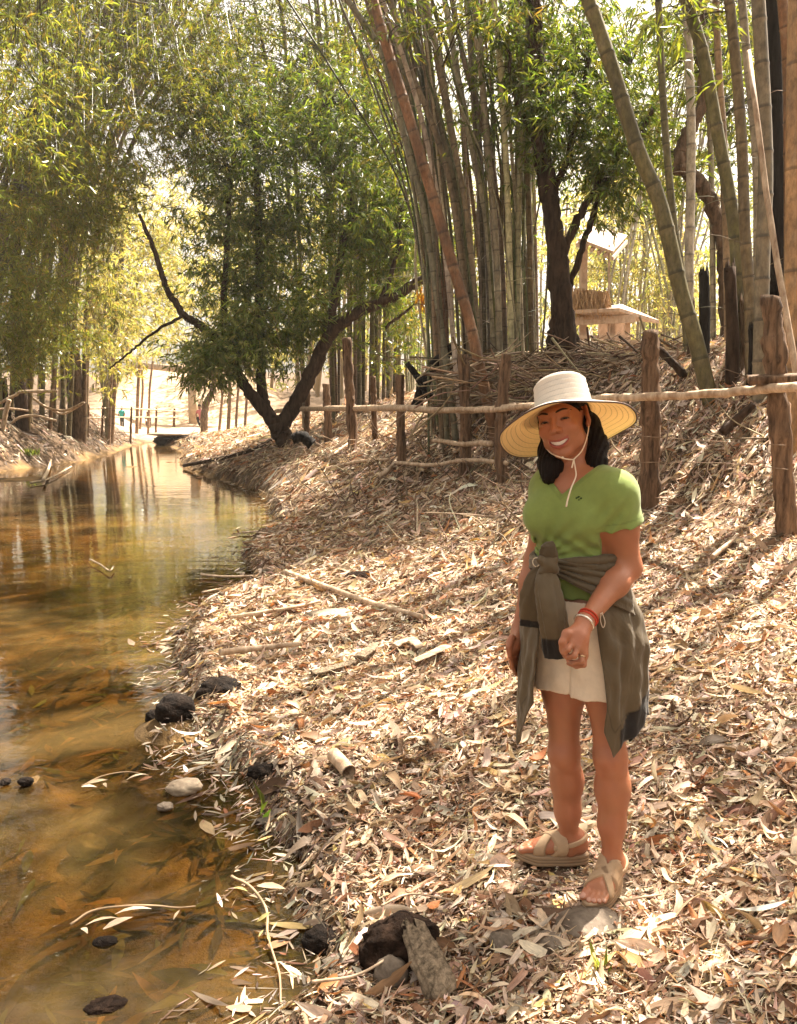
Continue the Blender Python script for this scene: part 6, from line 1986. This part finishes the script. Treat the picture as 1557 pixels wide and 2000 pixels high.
def surface_hit(o, u, v):
    """first point of a mesh met by a pixel's ray (by vertices), for sewing small marks on"""
    n = len(o.data.vertices); a = np.zeros(n * 3, np.float32); o.data.vertices.foreach_get('co', a); V = a.reshape(-1, 3) + PB
    uu, vv = project(V); d = (uu - u) ** 2 + (vv - v) ** 2
    k = np.argsort(d)[:40]; k = k[V[k, 1] < V[k, 1].min() + .03]
    return V[k].mean(0)


def make_mark():
    mb = MB()
    for du, dv, r in ((-4, 0, .0042), (0, -2, .0045), (4, 0, .0042), (0, 3, .003)):
        p = surface_hit(shirt, 1131 + du, 973 + dv)
        rock(mb, p, (r, .0022, r * .7), 1, .1, (.03, .06, .015), n=8)
    mb.build('chest_mark', M['plain'], shirt, PB)


make_mark()


# --- hat
def make_hat():
    hc = P(1102, 806, 2.42)
    R = roty(rad(-2.0)) @ rotz(rad(9)) @ rotx(rad(-24))      # tipped back
    prof = []   # (r, z) from the crown's top centre to the brim's edge
    crown_h = .112
    prof += [(.001, crown_h), (.03, crown_h - .001), (.055, crown_h - .005), (.071, crown_h - .014)]
    for z in np.linspace(crown_h - .022, 0, 10): prof.append((.0845 - .010 * (z / crown_h) ** 1.3, z))
    for t in np.linspace(.08, 1, 14): prof.append((.0845 + .118 * t, -.055 * t ** 1.12))
    prof = np.array(prof)
    d = np.concatenate([[0], np.cumsum(np.linalg.norm(np.diff(prof, axis=0), axis=1))])
    n = 330; s = np.linspace(0, d[-1], n); pr = np.stack([np.interp(s, d, prof[:, 0]), np.interp(s, d, prof[:, 1])], 1)
    T = np.gradient(pr, axis=0); T /= np.linalg.norm(T, axis=1, keepdims=True); Nn = np.stack([-T[:, 1], T[:, 0]], 1)
    st = .0165
    ph = (s / st) % 1.0
    step = .0022 * (1 - ph) * (1 - smooth((ph - .9) / .1) * 0)      # overlapping straw strips
    a = np.linspace(0, 2 * np.pi, 160, endpoint=False)
    dcrown = np.interp(.0845, prof[4:, 0], d[4:]) if False else d[13]
    def ring(off, stp):
        q = pr + Nn * (off + stp)[:, None]
        wob = 1 + .010 * np.sin(3 * a + 1)[None] * smooth((s - d[13]) / .1)[:, None]
        zz = q[:, 1][:, None] + (.006 * np.sin(2 * a + .6) + .004 * np.sin(5 * a))[None] * smooth((s - d[13]) / .1)[:, None]
        X = q[:, 0][:, None] * np.cos(a)[None] * wob; Y = q[:, 0][:, None] * np.sin(a)[None] * wob * 1.06
        return np.stack([X, Y, zz], -1) @ R.T + hc
    outer = ring(np.zeros(n), step); inner = ring(np.full(n, -.0035), -.0012 * ph + .001)
    iscrown = s < d[13]
    white = np.array([.80, .75, .68]); straw = np.array([.82, .655, .42]); stitch = np.array([.50, .46, .42])
    def colr(base, dk):
        c = np.tile(base, (n, 1)); k = (ph > .90); c[k] = c[k] * dk
        c = np.repeat(c[:, None], 160, 1)
        c *= (1 + .03 * np.sin(a * 57 + 9 * s[:, None] * 50) + rng.normal(0, .022, (n, 160)))[..., None]
        return c
    co, ci = colr(white, .72), colr(straw, .6)
    mat = leafmat('woven straw', .30, .7, .08, (1.0, .88, .68), .25)
    k0 = int(np.argmax(~iscrown))
    def part(name, i0, i1, par):
        mb = MB(); m = i1 - i0
        i = np.arange(m * 160).reshape(m, 160)
        q = np.stack([i[:-1], i[1:], np.roll(i, -1, 1)[1:], np.roll(i, -1, 1)[:-1]], -1).reshape(-1, 4)
        mb.add(outer[i0:i1].reshape(-1, 3), q, None, co[i0:i1].reshape(-1, 3))
        mb.add(inner[i0:i1].reshape(-1, 3), q[:, ::-1], None, ci[i0:i1].reshape(-1, 3))
        return mb.build(name, mat, par, PB)
    hat = part('hat', 0, k0 + 1, person)
    part('brim', k0, n, hat)
    mb = MB(); e = outer[-1] * .5 + inner[-1] * .5
    tube(mb, np.vstack([e, e[:1], e[1:2]]), .0026, 8, (.10, .062, .055), False)
    mb.build('brim_edging', M['plain'], hat, PB)
    # chin cord
    mb = MB()
    c1 = [hp(.074, -.020, -.022), hp(.076, -.004, -.034), hp(.067, .018, -.068), hp(.05, .04, -.10), P(1121, 897, 2.33), P(1121, 900, 2.328)]
    tube(mb, spline(c1, 24), .0021, 6, (.75, .62, .48))
    c2 = [hp(-.058, .03, .02), hp(-.060, .032, -.03), hp(-.045, .045, -.08), P(1100, 895, 2.32), P(1121, 898, 2.328)]
    tube(mb, spline(c2, 24), .0021, 6, (.75, .62, .48))
    c3 = [P(1121, 898, 2.328), P(1124, 915, 2.315), P(1125, 930, 2.31), P(1117, 950, 2.295), P(1110, 972, 2.27), P(1106, 990, 2.262)]
    tube(mb, spline(c3, 24), np.linspace(.0020, .0028, 24), 6, (.75, .62, .48))
    tube(mb, spline([P(1121, 898, 2.328), P(1119, 906, 2.318), P(1117, 914, 2.316)], 8), .0024, 6, (.75, .62, .48))
    rock(mb, P(1099, 894, 2.32), (.004, .004, .004), 1, .1, (.75, .65, .5), n=8)
    mb.build('chin_cord', M['plain'], hat, PB)


make_hat()


# --- sandals
def make_sandals():
    mat = surf('beige rubber', lambda nt: mix(nt, 'MULTIPLY', .4, attr(nt).outputs['Color'], ramp(nt, noise(nt, 40, 3, .6, coords(nt)), [(.3, .75), (.7, 1.1)])), .6, .3)
    beige = np.array([.38, .26, .16])
    for sd in 'LR':
        O, R = FEET[sd]; s = 1 if sd == 'L' else -1
        # sole: outline swept in three stacked layers
        t = np.linspace(0, 2 * np.pi, 72, endpoint=False)
        xx = .055 + .122 * np.cos(t)
        yy = np.sin(t) * np.interp(xx, [-.07, -.03, .05, .11, .16, .18], [.034, .036, .038, .046, .042, .030]) + np.interp(xx, [-.07, .05, .18], [0, .0, -.006])
        lay = [(.985, .000), (1.0, .004), (1.0, .010), (.965, .0125), (1.0, .015), (1.0, .021), (.97, .0235), (1.0, .026), (1.0, .031), (.985, .034)]
        mb = MB(); rings = []
        for sc, z in lay:
            roc = .010 * smooth((xx - .10) / .08) * (1 if z < .02 else .6)
            rings.append(np.stack([.055 + (xx - .055) * sc, yy * s * sc, z + roc], 1) @ R.T + O - Ud * .004)
        V = np.concatenate(rings); m = 72; i = np.arange(len(V)).reshape(len(lay), m)
        q = np.stack([i[:-1], np.roll(i, -1, 1)[:-1], np.roll(i, -1, 1)[1:], i[1:]], -1).reshape(-1, 4)
        c = np.tile(beige * .9, (len(V), 1)); c[3 * m:4 * m] *= .55; c[6 * m:7 * m] *= .55
        tri = [(i[-1, k], i[-1, (k + 1) % m], len(V)) for k in range(m)] + [(i[0, (k + 1) % m], i[0, k], len(V) + 1) for k in range(m)]
        V = np.vstack([V, rings[-1].mean(0), rings[0].mean(0)]); c = np.vstack([c, beige * .7, beige * .7])
        mb.add(V, q, tri, c)
        sole = mb.build('sandal', mat, person, PB)
        # straps hug the inflated foot
        def strap(n, c0, w, name, lo=.012, cut=None):
            b = O + R @ np.array([.05, 0, .05])
            S = SDF(np.arange(b[0] - .15, b[0] + .15, .0026), np.arange(b[1] - .15, b[1] + .15, .0026), np.arange(O[2], O[2] + .16, .0026))
            add_foot(S, sd, .0065)
            X, Y, Z = S.x[:, None, None], S.y[None, :, None], S.z[None, None, :]
            n = R @ (np.array(n, float) * np.array([1, s, 1])); n = n / np.linalg.norm(n); c0 = O + R @ (np.array(c0) * np.array([1, s, 1]))
            sl = np.abs((X - c0[0]) * n[0] + (Y - c0[1]) * n[1] + (Z - c0[2]) * n[2]) - w / 2
            S.f -= (.0022 if n[1] * s > 0 and abs(n[2]) < .5 else 0.0)
            S.f[:] = np.maximum(S.f, sl); S.f[:] = np.maximum(S.f, O[2] + lo - Z)
            if cut is not None:
                fx = (X - O[0]) * R[0, 0] + (Y - O[1]) * R[1, 0]
                S.f[:] = np.maximum(S.f, fx - cut)
            V, Q = S.mesh(); V = lap(V, Q, 1, .4)
            mesh_obj(name, V - PB, Q, None, np.tile(beige * 1.12, (len(V), 1)), None, mat, sole)
        strap((1, .8, .1), (.072, 0, .04), .030, 'strap')
        strap((1, -.8, .1), (.066, 0, .04), .026, 'strap')
        strap((.30, 0, 1), (-.02, 0, .084), .015, 'heel_strap', .03, .055)


make_sandals()
# ------------------------------------------------------------------ haze over the far bank
mb = MB(); box(mb, (-5, 60, 18), (220, 240, 44))
hm, hnt, hN, hL = newmat('haze')
ho = hN.new('ShaderNodeOutputMaterial'); hv = hN.new('ShaderNodeVolumePrincipled')
hv.inputs['Color'].default_value = (1.0, 0.95, 0.86, 1); hv.inputs['Density'].default_value = 0.0006; hv.inputs['Anisotropy'].default_value = 0.3
hL.new(hv.outputs[0], ho.inputs['Volume'])
tag(mb.build('haze', hm, smooth_shade=False), kind='stuff')
